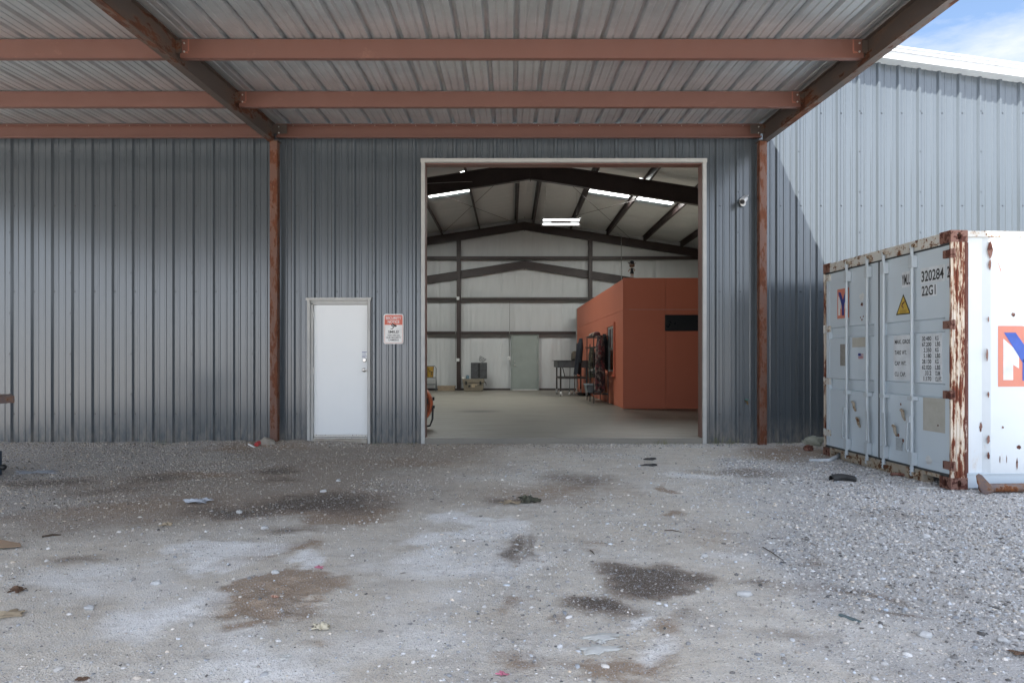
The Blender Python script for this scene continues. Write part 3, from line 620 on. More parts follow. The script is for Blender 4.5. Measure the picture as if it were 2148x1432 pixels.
MB().tube([(3.50, WY - .033, 3.62), (3.50, WY - .07, 3.62), c0 - ax * .05], .014, 10).lathe([(.04, 0), (.04, .02), (.02, .028)], Matrix.Translation((3.50, WY - .03, 3.62)) @ Matrix.Rotation(rad(90), 4, 'X'), 16).build('mounting_arm', m_white, scam, smooth=40)
# hose bib
hb = thing('wall_tap', 'small green handled hose tap low on the wall right of the bay', 'tap', (3.55, WY, .6))
MB().tube([(3.55, WY + .01, .64), (3.55, WY - .07, .64), (3.55, WY - .1, .60)], .012, 8).build('spout', mat('old_brass', (0.25, 0.17, 0.07), rough=.5, metal=.7), hb, smooth=50)
MB().lathe([(.028, 0), (.03, .006), (.028, .012)], Matrix.Translation((3.55, WY - .055, .665)), 10).tube([(3.55, WY - .055, .64), (3.55, WY - .055, .67)], .006, 6).build('tap_handle', mat('green_enamel', (0.03, 0.16, 0.13), rough=.5), hb)

# ---------------------------------------------------------------- canopy
CY0, CY1 = 0.2, 10.03
zb = lambda y: 4.171 + .041 * y                          # underside of the purlins
PH = .203; zt = lambda y: zb(y) + PH
RX = (-3.56, 3.79); CX0 = -11.2; CXR = 3.85
cn = thing('canopy', 'lean-to canopy of galvanised sheet on red oxide purlins and rusty rafters', 'canopy', (0.1, CY1, 0))
rp = profile(CX0, CXR, -3.0, .044, .008)
n = len(rp); vs = [(x, CY0, zt(CY0) + .006 + h) for x, h in rp] + [(x, CY1 + .04, zt(CY1 + .04) + .006 + h) for x, h in rp]
shs = []
seg = 10; rows = [CY0 + (CY1 + .04 - CY0) * i / seg for i in range(seg + 1)]
V0 = [(x, y, zt(y) + .004 + h) for y in rows for x, h in rp]
me_ = MB().add(V0, [(r*n + i, r*n + i + 1, (r+1)*n + i + 1, (r+1)*n + i) for r in range(seg) for i in range(n - 1)])
me_.build('roof_sheet', m_galv, cn)
et = MB(); et.prism([(CXR + .002, -.06), (CXR + .006, -.06), (CXR + .006, .045), (CXR - .05, .045), (CXR - .05, .041), (CXR + .002, .041)], lambda p, q: (p[0], (CY0, CY1 + .03)[q], zt((CY0, CY1 + .03)[q]) + p[1]))
et.prism([(CXR - .035, -.06), (CXR + .002, -.06), (CXR + .002, -.056), (CXR - .035, -.056)], lambda p, q: (p[0], (CY0, CY1 + .03)[q], zt((CY0, CY1 + .03)[q]) + p[1]))
et.build('edge_trim', m_galv, cn)
def ibeam(x, name='rafter'):
    H = .265; fw = .05; r_ = MB()
    for (a, b, c, d) in ((-fw, fw, -.010, 0), (-.005, .005, -H + .01, -.010), (-fw, fw, -H, -H + .010)):
        r_.prism([(x + a, c), (x + b, c), (x + b, d), (x + a, d)], lambda p, q: (p[0], (CY0, CY1)[q], zt((CY0, CY1)[q]) - .001 + p[1]))
    return r_.build(name, m_rafter, cn)
for x in RX + (-10.9,): ibeam(x)
PY = [10.0, 8.60, 7.07, 5.54, 4.0, 2.5, 1.0, .3]
bays = ((RX[0] + .055, RX[1] - .055), (-10.84, RX[0] - .055))
m_weld = mat('drip_of_primer', (0.33, 0.13, 0.09), rough=.5)
for y in PY:
    for bi, (xa, xb) in enumerate(bays):
        p_ = MB(); z0 = zb(y) ; z1 = z0 + PH - .004
        back = (y == PY[0])                              # the one at the wall opens towards the yard
        if back:
            p_.box(xa, xb, y, y + .004, z0, z1); p_.box(xa, xb, y - .062, y, z0, z0 + .005); p_.box(xa, xb, y - .062, y, z1 - .005, z1); p_.box(xa, xb, y - .062, y - .058, z0 + .005, z0 + .018); p_.box(xa, xb, y - .062, y - .058, z1 - .018, z1 - .005)
        else:
            p_.box(xa, xb, y - .002, y + .002, z0, z1); p_.box(xa, xb, y + .002, y + .064, z0, z0 + .004); p_.box(xa, xb, y + .002, y + .064, z1 - .004, z1)
        pu = p_.build('purlin', m_primer, cn)
        cl = MB()
        for x_, s_ in ((xa, 1), (xb, -1)):
            x2 = x_ + s_ * (.17 if back else .02)
            cl.box(min(x_ - s_*.045, x2), max(x_ - s_*.045, x2), y - (.068 if back else .012), y - (.063 if back else .003), z0 + .05, z1 - .012)
        cl.each('purlin_clip', m_rafter, pu)
        bo = MB()
        for x_ in (xa + .05, xb - .05):
            for zz in (z0 + .06, z1 - .05): bo.lathe([(.011, 0), (.011, .007), (.007, .009)], Matrix.Translation((x_, y - (.0685 if back else .0125), zz)) @ Matrix.Rotation(rad(90), 4, 'X'), 6)
        bo.each('bolt', m_brightscrew, pu)
        if not back and bi == 0:
            dr = MB()
            for x_, s_ in ((xa + .09, -1), (xb - .11, 1)):
                dr.add([(x_ - .008, y - .0035, z1), (x_ + .008, y - .0035, z1), (x_ + .008, y - .0035, z0 + .07), (x_ - .008, y - .0035, z0 + .07)], [(0, 1, 2, 3)])
                dr.add([(x_ - .008, y - .0037, z0 + .07), (x_ + .008, y - .0037, z0 + .075), (x_ + s_*.045, y - .0037, z0 + .062), (x_ + s_*.05, y - .0037, z0 + .05), (x_, y - .0037, z0 + .045)], [(0, 1, 2, 3, 4)])
            dr.each('weld_mark', m_weld, pu)
sc_ = MB()
for k in range(-24, 24):
    x = -3.0 + k * PITCH + .05
    if CX0 < x < CXR - .1: sc_.tube([(x, PY[0] - .03, zb(PY[0]) + PH - .028), (x, PY[0] - .03, zb(PY[0]) + PH - .006)], .005, 6)
sc_.build('screw', m_brightscrew, cn, kind='stuff')
for i, x in enumerate((-3.525, 3.745, -10.9)):
    p_ = MB().box(x - .057, x + .057, 9.90, 10.014, -.02, zb(9.95) - .061); 
    p_.build('post', m_post, cn, bevel=.012)
    MB().box(x - .08, x + .08, 9.87, 10.03, zb(9.95) - .066, zb(9.95) - .06).build('cap_plate', m_rafter, cn)
# lump of footing concrete at the left post, and the cans beside it
def lump(name, x, y, z, sx, sy, sz, m, seed=0, n=10, parent=None, rough_=.28, sub=1):
    r = random.Random(seed); b = MB(); rows_ = []
    for i in range(n + 1):
        ph = math.pi * i / n; row = []
        for j_ in range(2 * n + 1):
            th = math.pi * (j_ % (2 * n)) / n; d = Vector((math.sin(ph) * math.cos(th), math.sin(ph) * math.sin(th), math.cos(ph)))
            k = 1 + rough_ * (float(vn(np.array([d.x * 1.7 + seed * 3.1 + d.z]), np.array([d.y * 1.7 + 5 + d.z * 1.3]), seed)[0]) * 2 - 1) + rough_ * .4 * (float(vn(np.array([d.x * 5 + seed]), np.array([d.y * 5 + d.z * 4]), seed + 3)[0]) * 2 - 1)
            row.append((x + d.x * sx * k, y + d.y * sy * k, z + d.z * sz * k))
        rows_.append(row)
    b.grid(rows_); o = b.build(name, m, parent, smooth=30); return o
tag(lump('concrete_lump', -3.60, 9.86, .03, .13, .10, .10, m_conc_raw, 4), 'muddy lump of concrete around the foot of the left canopy post', 'concrete')

# ---------------------------------------------------------------- shipping container (local frame)
THC = math.atan2(.136, 2.434)
CT = thing('shipping_container', 'weathered white shipping container with rusty corner posts and closed doors', 'container', (4.389, 6.66, -.03), THC)
m_cont = rustpaint('container_white_paint', (0.53, 0.60, 0.65), .06, 7, (1, 1, .5), ('6b3a22', '2f1a12'), .42, (0.5, 0.44, 0.36), (0.49, 0.56, 0.61))
m_contside = rustpaint('container_side_paint', (0.62, 0.665, 0.69), .12, 6, (1, 1, .3), ('6b3a22', '2f1a12'), .42, (0.55, 0.48, 0.40), (0.56, 0.60, 0.62))
m_contrail = rustpaint('container_rail_paint', (0.55, 0.55, 0.52), .40, 9, (1, 1, 1), ('7b4a2c', '3a2115'), .5, (0.45, 0.34, 0.22))
m_contpost = rustpaint('container_rusted_post', (0.60, 0.54, 0.46), .52, 21, (1, 1, .13), ('7a3f26', '4a2318'), .6, (0.50, 0.33, 0.17))
m_flange = rustpaint('rusted_post_flange', (0.50, 0.44, 0.38), .72, 9, (1, 1, .3), ('62372a', '45241b'), .7, (0.3, 0.17, 0.12))
m_cast = rustpaint('rusted_casting', (0.20, 0.10, 0.075), .5, 9, (1, 1, 1), ('5f3325', '37201b'), .7, (0.2, 0.1, 0.07))
m_sill = rustpaint('rusted_sill', (0.34, 0.30, 0.24), .42, 10, (1, 1, 1), ('6d4526', '2e1c12'), .7, (0.3, 0.2, 0.1))
m_gasket = mat('door_gasket', (0.045, 0.05, 0.052), rough=.7)
m_rod = rustpaint('galvanised_rod', (0.48, 0.53, 0.56), .1, 14, (1, 1, .6), ('6b4a32', '3a2a20'), .4, (0.4, 0.4, 0.38), (0.40, 0.45, 0.48))
CL_, CW_, CH_ = 6.058, 2.438, 2.591
LB = dict(parent=CT, local=True)
def casting(x, y, z):
    hx, hy, hz = .178, .162, .118; x0 = x if x < 1 else x - hx; y0 = y if y < 1 else y - hy; z0 = z if z < 1 else z - hz
    b = MB(); t = .012
    for fx in (x0, x0 + hx): 
        b.prism(frameloop(y0, y0 + hy, z0, z0 + hz, .045, .035)[0], lambda p, q: (0, 0, 0)) if False else None
    # solid block with oval pockets: outer shell as ring faces around the holes
    def ringface(fn, w_, h_):
        n = 16; ov = [(w_/2 + .024 * math.cos(2*math.pi*i/n), h_/2 + .038 * math.sin(2*math.pi*i/n)) for i in range(n)]; out = []
        for (a, c) in ov:
            dx, dy = a - w_/2, c - h_/2; k = min((w_/2) / abs(dx) if abs(dx) > 1e-6 else 9, (h_/2) / abs(dy) if abs(dy) > 1e-6 else 9); out.append((w_/2 + dx * k, h_/2 + dy * k))
        b.add([fn(*p, 0) for p in out] + [fn(*p, 0) for p in ov] + [fn(*p, .05) for p in ov], [(i, (i+1) % n, n + (i+1) % n, n + i) for i in range(n)] + [(n + i, n + (i+1) % n, 2*n + (i+1) % n, 2*n + i) for i in range(n)] + [tuple(range(2*n, 3*n))])
        corners = [fn(0, 0, 0), fn(w_, 0, 0), fn(w_, h_, 0), fn(0, h_, 0)]
        for cn_, q in ((0, (0, 0)), (1, (w_, 0)), (2, (w_, h_)), (3, (0, h_))):
            near = sorted(range(n), key=lambda i: (out[i][0] - q[0])**2 + (out[i][1] - q[1])**2)[:2]
            b.add([corners[cn_], fn(*out[near[0]], 0), fn(*out[near[1]], 0)], [(0, 1, 2)])
    endx = x0 if x < 1 else x0 + hx; ex = 1 if x < 1 else -1; sy = y0 if y < 1 else y0 + hy; ey = 1 if y < 1 else -1
    ringface(lambda a, c, d: (endx + ex * d, y0 + a, z0 + c), hy, hz)
    ringface(lambda a, c, d: (x0 + a, sy + ey * d, z0 + c), hx, hz)
    b.box(x0 + (.003 if x < 1 else 0), x0 + hx - (0 if x < 1 else .003), y0 + (.06 if y < 1 else .0), y0 + hy - (0 if y < 1 else .06), z0 + .001, z0 + hz - .001) if False else None
    b.add([(x0, y0, z0 + hz), (x0 + hx, y0, z0 + hz), (x0 + hx, y0 + hy, z0 + hz), (x0, y0 + hy, z0 + hz)], [(0, 1, 2, 3)])
    b.add([(x0, y0, z0), (x0 + hx, y0, z0), (x0 + hx, y0 + hy, z0), (x0, y0 + hy, z0)], [(0, 3, 2, 1)])
    ix = x0 + hx if x < 1 else x0; iy = y0 + hy if y < 1 else y0
    b.add([(ix, y0, z0), (ix, y0 + hy, z0), (ix, y0 + hy, z0 + hz), (ix, y0, z0 + hz)], [(0, 1, 2, 3)]); b.add([(x0, iy, z0), (x0 + hx, iy, z0), (x0 + hx, iy, z0 + hz), (x0, iy, z0 + hz)], [(0, 1, 2, 3)])
    return b.build('corner_casting', m_cast, **LB)
for x in (0, CL_):
    for y in (0, CW_):
        for z in (0, CH_): casting(x, y, z)
# corner posts
for y0, s_ in ((0, 1), (CW_, -1)):
    p_ = MB(); f = lambda pts: p_.prism([(a, y0 + s_ * b) for a, b in pts], lambda p, q: (p[0], p[1], (.118, CH_ - .118)[q]))
    f([(.006, .006), (.148, .006), (.148, .018), (.012, .018), (.012, .028), (.006, .028)]); f([(.02, .0225), (.11, .0225), (.11, .03), (.02, .03)])
    q_ = MB(); q_.prism([(a, y0 + s_ * b) for a, b in [(.1485, .004), (.166, .004), (.214, .040), (.214, .052), (.1485, .022)]], lambda p, q: (p[0], p[1], (.118, CH_ - .118)[q])); q_.build('post_flange', m_flange, **LB)
    for k in (.04, .075, .11): f([(k - .009, -.001), (k + .009, -.001), (k + .014, .006), (k - .014, .006)])
    p_.build('corner_post', m_contpost, **LB)
    q_ = MB().box(CL_ - .17, CL_ - .01, min(y0, y0 + s_ * .1) + .002, max(y0, y0 + s_ * .1) - .002, .118, CH_ - .118).build('corner_post', m_contpost, **LB)
# side walls: recess, slope, wide flat panel, then regular corrugation
def sidewall(y0, s_):
    prof = [(.2, .045), (.36, .045), (.425, .012), (1.62, .012)]; x = 1.62
    while x < CL_ - .55:
        prof += [(x + .068, .045), (x + .138, .045), (x + .206, .012), (x + .278, .012)]; x += .278
    prof += [(CL_ - .2, .012), (CL_ - .17, .03)]; n = len(prof)
    b = MB(); zs = (.155, CH_ - .062); b.add([(a, y0 + s_ * c, z) for z in zs for a, c in prof], [(i, i+1, n+i+1, n+i) for i in range(n - 1)])
    return b.build('side_panel', m_contside, **LB)
sp_ = sidewall(0, 1); sidewall(CW_, -1)
for y0, s_ in ((0, 1), (CW_, -1)):
    MB().box(.178, CL_ - .178, min(y0 + s_*.004, y0 + s_*.064), max(y0 + s_*.004, y0 + s_*.064), CH_ - .064, CH_ - .006).build('top_rail', m_contrail, **LB)
    b = MB(); b.box(.178, CL_ - .178, min(y0 + s_*.018, y0 + s_*.03), max(y0 + s_*.018, y0 + s_*.03), .012, .155); b.box(.178, CL_ - .178, min(y0 + s_*.006, y0 + s_*.05), max(y0 + s_*.006, y0 + s_*.05), .150, .160); b.build('bottom_rail', m_cont, **LB)
MB().box(.05, CL_ - .05, .03, CW_ - .03, CH_ - .03, CH_ - .012).build('container_roof', m_cont, **LB)
MB().box(.1, CL_ - .1, .05, CW_ - .05, .10, .14).build('container_floor', m_sill, **LB)
MB().box(CL_ - .06, CL_ - .03, .05, CW_ - .05, .1, CH_ - .05).build('end_wall', m_cont, **LB)
b = MB().box(.004, .10, .162, CW_ - .162, CH_ - .125, CH_ - .008); b.build('door_header', m_contrail, bevel=.004, **LB)
b = MB()
for ya, yb, za in ((.162, .175, 0), (.175, .42, .085), (.42, CW_ - .42, .0), (CW_ - .42, CW_ - .175, .085), (CW_ - .175, CW_ - .162, 0)): b.box(.006, .12, ya, yb, za + .004, .128)
b.build('door_sill', m_sill, **LB)
# doors
DX = .022
def door(ya, yb):
    d = MB(); Z0, Z1 = .14, CH_ - .14
    zp = [(Z0 + .09, .0), (.90, .0), (.915, .034), (1.04, .034), (1.055, 0), (1.575, 0), (1.59, .034), (1.715, .034), (1.73, 0), (Z1 - .09, 0)]
    n = len(zp); yi, yj = ya + .075, yb - .075
    d.add([(DX + .006 + a, y, z) for y in (yi, yj) for z, a in zp], [(i, i+1, n+i+1, n+i) for i in range(n - 1)])
    d.box(DX, DX + .05, ya, yi, Z0, Z1); d.box(DX, DX + .05, yj, yb, Z0, Z1); d.box(DX + .003, DX + .05, yi, yj, Z1 - .09, Z1 - .001); d.box(DX + .003, DX + .05, yi, yj, Z0 + .001, Z0 + .09)
    return d.build('cargo_door', m_cont, **LB)
dn = door(.035, 1.203); df = door(1.235, CW_ - .045)
g = MB(); g.box(DX + .012, DX + .04, .02, CW_ - .02, CH_ - .141, CH_ - .112); g.box(DX + .012, DX + .04, .02, CW_ - .02, .105, .142); g.box(DX + .004, DX + .04, 1.2035, 1.2345, .12, CH_ - .12)
g.tube([(DX - .002, .04, .132), (DX - .002, 1.2, .132)], .016, 8); g.tube([(DX - .002, 1.24, .132), (DX - .002, CW_ - .05, .132)], .016, 8); g.tube([(DX - .002, .04, CH_ - .128), (DX - .002, CW_ - .05, CH_ - .128)], .013, 8)
g.build('door_gasket', m_gasket, **LB)
RODS = (.565, 1.064, 1.390, 1.831)
for k, y in enumerate(RODS):
    b = MB(); X = DX - .042; b.tube([(X, y, .045), (X, y, CH_ - .06)], .017, 12)
    rod = b.build('lock_rod', m_rod, smooth=50, **LB)
    br = MB()
    for z0, z1, hw in ((.16, .30, .034), (CH_ - .30, CH_ - .17, .034)): br.box(X - .022, DX + .002, y - hw, y + hw, z0, z1)
    for z in (.86, ): br.box(X - .024, DX + .002, y - .045, y + .045, z, z + .045)
    for z in (.06, .09, .12, CH_ - .065, CH_ - .09, CH_ - .12): br.tube([(X, y, z), (X, y, z + .014)], .024, 12)
    br.each('rod_bracket', m_rod, rod, local=True, bevel=.003)
    kp = MB(); kp.box(X - .02, X + .05, y - .06, y - .022, CH_ - .085, CH_ - .045); kp.box(X - .02, X + .05, y - .06, y - .022, .05, .09); kp.tube([(X - .01, y - .075, CH_ - .06), (X - .01, y - .01, CH_ - .06)], .012, 8)
    kp.each('cam_keeper', m_sill, rod, local=True, bevel=.003)
    s_ = 1 if k in (0, 3) else -1
    h = MB(); h.box(X - .03, X - .016, y - .028 + s_*.03, y + .028 + s_*.03, .62, .69); h.obox((X - .022, y + s_*.055, .48), .012, .028, .34, Matrix.Rotation(rad(4 * s_), 3, 'X')); h.tube([(X - .03, y + s_*.045, .31), (X - .012, y + s_*.045, .31)], .02, 10)
    h.each('rod_handle', m_rod, rod, local=True, bevel=.003)
def dt(px, py):                                         # door-end coordinates of a point measured on the photo
    t = (4.389 * F - (px - 1072) * 6.66) / ((px - 1072) + .0559 * F); return t, CAMZ + (755 - py) * (6.66 + t) / F + .03
for px, py in ((1791.7, 851), (1800.8, 885), (1895, 869), (1878, 902)):
    t, z = dt(px, py); MB().tube([(DX - .004, t + .07, z + .045), (DX - .03, t + .03, z + .05), (DX - .035, t - .005, z + .035), (DX - .03, t - .01, z - .02), (DX - .004, t - .0, z - .065)], [.012, .016, .018, .016, .011], 7).build('handle_catch', m_sill, df if px < 1840 else dn, local=True, smooth=60)
for zz in (2.40, 1.71, 1.01, .317):
    MB().box(-.004, DX + .006, CW_ - .16, CW_ - .03, zz - .042, zz + .042).tube([(.0, CW_ - .035, zz - .055), (.0, CW_ - .035, zz + .055)], .014, 8).build('hinge', m_contrail, df, local=True, bevel=.006)
for zz in (2.36, 1.648, .945, .236):
    MB().box(-.006, DX + .006, .02, .11, zz - .04, zz + .04).box(-.006, .05, -.004, .02, zz - .045, zz + .045).tube([(.028, -.006, zz - .05), (.028, -.006, zz + .05)], .012, 8).build('hinge', m_cast, dn, local=True, bevel=.004)
# lettering and labels on the door end: u runs from far to near
U2, V2 = (0, -1, 0), (0, 0, 1)
m_blk = m_print; m_label = mat('label_white', (0.66, 0.70, 0.73), rough=.45); m_beige = mat('faded_label_patch', (0.37, 0.36, 0.31), (0.42, 0.41, 0.37), scale=9, rough=.7)
m_logo_o = mat('salmon_logo_paint', (0.60, 0.20, 0.13), (0.52, 0.2, 0.15), scale=5, rough=.5, p=(.3, .8)); m_logo_b = mat('blue_logo_paint', (0.03, 0.09, 0.42), rough=.45); m_navy = mat('navy_logo_paint', (0.025, 0.04, 0.22), rough=.5)
m_yel = mat('yellow_warning_film', (0.55, 0.38, 0.06), rough=.5)
LX = DX - .0005
def patch(name, m, t0, t1, z0, z1, off=.0015, parent=dn, dx=0.006):
    return MB().box(LX + dx - off, LX + dx, min(t0, t1), max(t0, t1), z0, z1).build(name, m, parent, local=True)
patch('data_label', m_label, .16, .50, 1.06, 1.57); patch('data_label', m_label, .63, .95, 1.07, 1.57)
patch('number_label', m_label, .12, .49, 2.10, 2.27); patch('number_label', m_label, .62, .80, 2.10, 2.27); patch('number_label', m_label, .036, .085, 2.10, 2.27, dx=0); patch('number_label', m_label, .24, .48, 1.96, 2.09)
t_ = TX('lettering', m_blk, dn, True); XX = LX + .006 - .0025
text(t_, 'YMLU', (XX, .80, 2.125), U2, V2, .150, .115, .02); text(t_, '320284', (XX, .475, 2.125), U2, V2, .34, .115, .02); text(t_, '2', (LX - .0025, .078, 2.125), U2, V2, .036, .115, .02); text(t_, '22G1', (XX, .47, 1.975), U2, V2, .215, .105, .02)
for i, s_ in enumerate(('MAX. GROSS', 'TARE WT.', 'CAP. WT.', 'CU. CAP.')): text(t_, s_, (XX, .925, 1.475 - i * .121), U2, V2, (.29, .21, .2, .19)[i], .048, .018)
for i, (a, c) in enumerate((('30.480', 'KG'), ('67.200', 'LBS'), ('2.350', 'KG'), ('5.180', 'LBS'), ('28.130', 'KG'), ('62.020', 'LBS'), ('33.2', 'CU.M.'), ('1.170', 'CU.FT.'))):
    w1 = .024 * len(a) ; w2 = .026 * len(c.replace('.', '')) ; text(t_, a, (XX, .32 + w1, 1.498 - i * .0605), U2, V2, w1, .046, .018); text(t_, c, (XX, .175 + .085, 1.498 - i * .0605), U2, V2, w2 * .95, .046, .018)
tri = MB(); tri.add([(XX, .905, 1.80), (XX, .645, 1.80), (XX, .775, 2.03)], [(0, 1, 2)]); tri.build('warning_triangle', m_blk, dn, local=True)
tri = MB(); tri.add([(XX - .001, .88, 1.813), (XX - .001, .67, 1.813), (XX - .001, .775, 2.005)], [(0, 1, 2)]); tri.build('warning_triangle_face', m_yel, dn, local=True)
pt = MB(); q = XX - .002
for pts in ([(.80, 1.92), (.755, 1.95), (.745, 1.935), (.79, 1.905)], [(.815, 1.905), (.79, 1.91), (.765, 1.875), (.775, 1.865)], [(.76, 1.95), (.745, 1.965), (.735, 1.95)]): pt.add([(q, a, c) for a, c in pts], [tuple(range(len(pts)))])
text(pt, 'CAUTION', (q, .835, 1.835), U2, V2, .12, .018, .0); pt.box(q, q + .0005, .72, .83, 1.822, 1.826); pt.build('warning_print', m_cast, dn, local=True)
patch('faded_patch', m_beige, .05, .45, .55, .90, parent=dn); patch('faded_patch', m_beige, 1.50, 1.78, 1.455, 1.575, parent=df); patch('grey_patch', mat('scraped_grey_patch', (0.2, 0.19, 0.17), (0.28, 0.27, 0.25), scale=30, rough=.8), 1.90, 2.06, 1.22, 1.50, parent=df)
patch('mesh_patch', mat('vent_mesh', (0.28, 0.31, 0.33), (0.4, 0.44, 0.46), scale=60, rough=.7), .79, .90, .28, .42, dx=0, parent=dn)
fs_ = MB(); 
for i in range(4): fs_.box(LX + .003, LX + .0045, 1.54, 1.65, 1.312 + i * .0165, 1.320 + i * .0165)
fs_.build('flag_sticker', mat('sticker_red', (0.45, 0.07, 0.08), rough=.5), df, local=True); MB().box(LX + .0025, LX + .004, 1.595, 1.65, 1.346, 1.378).build('flag_sticker_canton', m_navy, df, local=True)
def blotch(name, m, cx, cyy, r, org, u, v, nrm, parent, seed=1, asp=1.0):
    r_ = random.Random(seed); pts = [(cx + r * asp * (0.7 + .5 * r_.random()) * math.cos(a), cyy + r * (0.7 + .5 * r_.random()) * math.sin(a)) for a in [2 * math.pi * i / 14 for i in range(14)]]
    b = MB(); O = Vector(org); b.add([O + Vector(u) * p[0] + Vector(v) * p[1] + Vector(nrm) * .002 for p in pts], [tuple(range(14))]); return b.build(name, m, parent, local=True)
m_chip = mat('chipped_white', (0.68, 0.70, 0.70), rough=.5)
for (y, z, r, m_, sd) in ((1.57, 2.07, .055, m_chip, 1), (1.57, 1.98, .025, m_cast, 2), (1.60, 1.82, .012, m_cast, 3), (1.54, 1.83, .012, m_cast, 4), (1.57, 1.79, .015, m_cast, 5), (.36, .24, .05, m_chip, 6), (.22, .62, .012, m_cast, 7), (.82, .8, .015, m_cast, 8), (.86, .45, .02, m_cast, 9), (.78, .40, .02, m_cast, 10), (.80, .36, .014, m_cast, 11)):
    blotch('paint_chip', m_, -y, z, r, (LX + .0055, 0, 0), U2, V2, (-1, 0, 0), df if y > 1.2 else dn, sd)
# logo
def logo(name, org, u, v, nrm, s, parent, dy=.0, x1=1.0, blue=m_logo_b):
    O = Vector(org); nn_ = Vector(nrm); clip = lambda pts: pts
    def pl(nm, m, polys, k):
        b = MB()
        for pts in polys:
            pts = [(min(a, x1), c) for a, c in pts]
            b.add([O + Vector(u) * (a * s) + Vector(v) * (c * s) + nn_ * (.0012 * k) for a, c in pts], [tuple(range(len(pts)))])
        b.build(nm, m, parent, local=True)
    W_ = 1.0
    pl('logo_frame', m_logo_o, [[(0, 0), (x1, 0), (x1, 1), (0, 1)]], 1)
    wl = [(.09, .11), (.26, .11), (.26, .36), (.36, .30), (.36, .56), (.09, .79)]; polys = [wl] + ([[(1 - a, c) for a, c in wl][::-1]] if x1 > .99 else [])
    pl('logo_white', m_chip, polys, 2)
    arm = [(.10, .89), (.30, .89), (.50, .62), (.50, .42), (.42, .40)]; st_ = [(.42, .10), (.58, .10), (.58, .45), (.42, .45)]
    pl('logo_letter', blue, [arm, st_ if x1 > .99 else [(.42, .1), (.58, .1), (.58, .45), (.42, .45)]] + ([[(1 - a, c) for a, c in arm][::-1]] if x1 > .7 else []), 3)
logo('side_logo', (.50, .0115, 1.027), (1, 0, 0), (0, 0, 1), (0, -1, 0), .61, sp_)
logo('door_logo', (LX + .006, 2.13, 1.835), (0, -.72, 0), (0, 0, 1), (-1, 0, 0), .385, df, x1=1.0, blue=m_navy)
m_pink = mat('faded_pink_letters', (0.52, 0.20, 0.17), (0.56, 0.34, 0.30), scale=14, rough=.5)
wm = TX('side_lettering', m_pink, sp_, True)
for i in range(3): text(wm, 'W', (.50 + i * .19, .0100, 2.18), (1, 0, 0), (0, 0, 1), .105, .095, .01)
for i, (a, z, r, asp) in enumerate(((.345, .62, .05, .3), (.40, .50, .045, .35), (.40, .34, .04, .3), (.385, 1.35, .07, .15), (.42, 2.4, .08, .35), (.415, 2.25, .05, .3), (.40, .95, .03, .3), (.52, .3, .04, .12), (.59, .3, .04, .12), (.70, .25, .06, .15), (.55, .62, .012, 1), (.72, .42, .02, 1.4), (.40, 1.7, .03, .25), (.66, 1.75, .02, 1))):
    blotch('rust_scab', m_cast, a, z, r, (0, .044 if a < .37 else .0115, 0), (1, 0, 0), (0, 0, 1), (0, -1, 0), sp_, 20 + i, asp)

# ---------------------------------------------------------------- things on the ground
m_rustpipe = rustpaint('rusty_pipe_steel', (0.12, 0.085, 0.08), .45, 8, (1, 1, 1), ('8a5226', '3a2018'), .5, (0.25, 0.13, 0.06))
pp = thing('rusty_pipe', 'rusty steel pipe with a welded lug lying along the container foot', 'pipe', (4.70, 6.52, -.03))
MB().tube([(4.60, 6.50, .02), (6.8, 6.60, .02)], .043, 14).tube([(4.585, 6.50, .02), (4.60, 6.50, .02)], .052, 14).build('pipe', m_rustpipe, pp, smooth=50)
MB().prism([(4.545, -.02), (4.60, -.035), (4.66, .0), (4.64, .05), (4.545, .155), (4.515, .17), (4.49, .15), (4.50, .08)], lambda p, q: (p[0], 6.435 + .014 * q, p[1] + .0)).build('lug', m_rustpipe, pp, bevel=.004)
# corrugated drain hose by the container
m_hose = mat('grey_white_hose', (0.66, 0.69, 0.72), (0.5, 0.54, 0.58), scale=8, rough=.6)
hp = [(1783, 932, .05), (1778, 944, .035), (1760, 955, .02), (1740, 962, .015), (1715, 962, .012), (1697, 963, .01)]
P = []
for px, py, z in hp: x, y = G(px, py); P.append((x, y, gz(x, y) + z))
pts = []; 
for i in range(len(P) - 1):
    for k in range(8): pts.append(Vector(P[i]).lerp(Vector(P[i+1]), k / 8))
rs = [(.034 - .018 * i / len(pts)) * (1 + .12 * (i % 2)) for i in range(len(pts))]
hz_ = MB().tube(pts, rs, 10); tag(hz_.build('drain_hose', m_hose, smooth=60), 'grey white flexible hose curling out from under the container door', 'hose')
m_lime = mat('pale_limestone', (0.42, 0.43, 0.36), (0.28, 0.29, 0.24), scale=9, rough=.9, bmp=.6, bscale=30, bdist=.01)
x, y = 4.42, 9.78; tag(lump('rock', x, y, .07, .15, .10, .085, m_lime, 8, 14, rough_=.35), 'pale lumpy rock against the wall beside the container', 'rock')
def onground(px, py, dz=0): x, y = G(px, py); return x, y, gz(x, y) + dz
x, y, z = onground(1696, 944); tag(lump('rust_chunk', x, y, z + .03, .07, .05, .05, m_cast, 9, 8), 'rust red broken chunk of metal in front of the pale rock', 'scrap')
x, y, z = onground(1768, 1006); tb = MB(); 
rows_ = [[(x + (-.12 + .24 * i / 12), y + .05 * math.sin(math.pi * i / 12) + dy, z + h + .012 * math.sin(math.pi * i / 12)) for i in range(13)] for dy, h in ((-.05, .0), (-.055, .03), (-.03, .05), (.03, .052), (.05, .04), (.05, 0))]
tag(tb.grid(rows_).build('tyre_scrap', m_rubber, smooth=50, solid=.008), 'black curved chunk of tyre on the gravel by the container', 'tyre scrap')
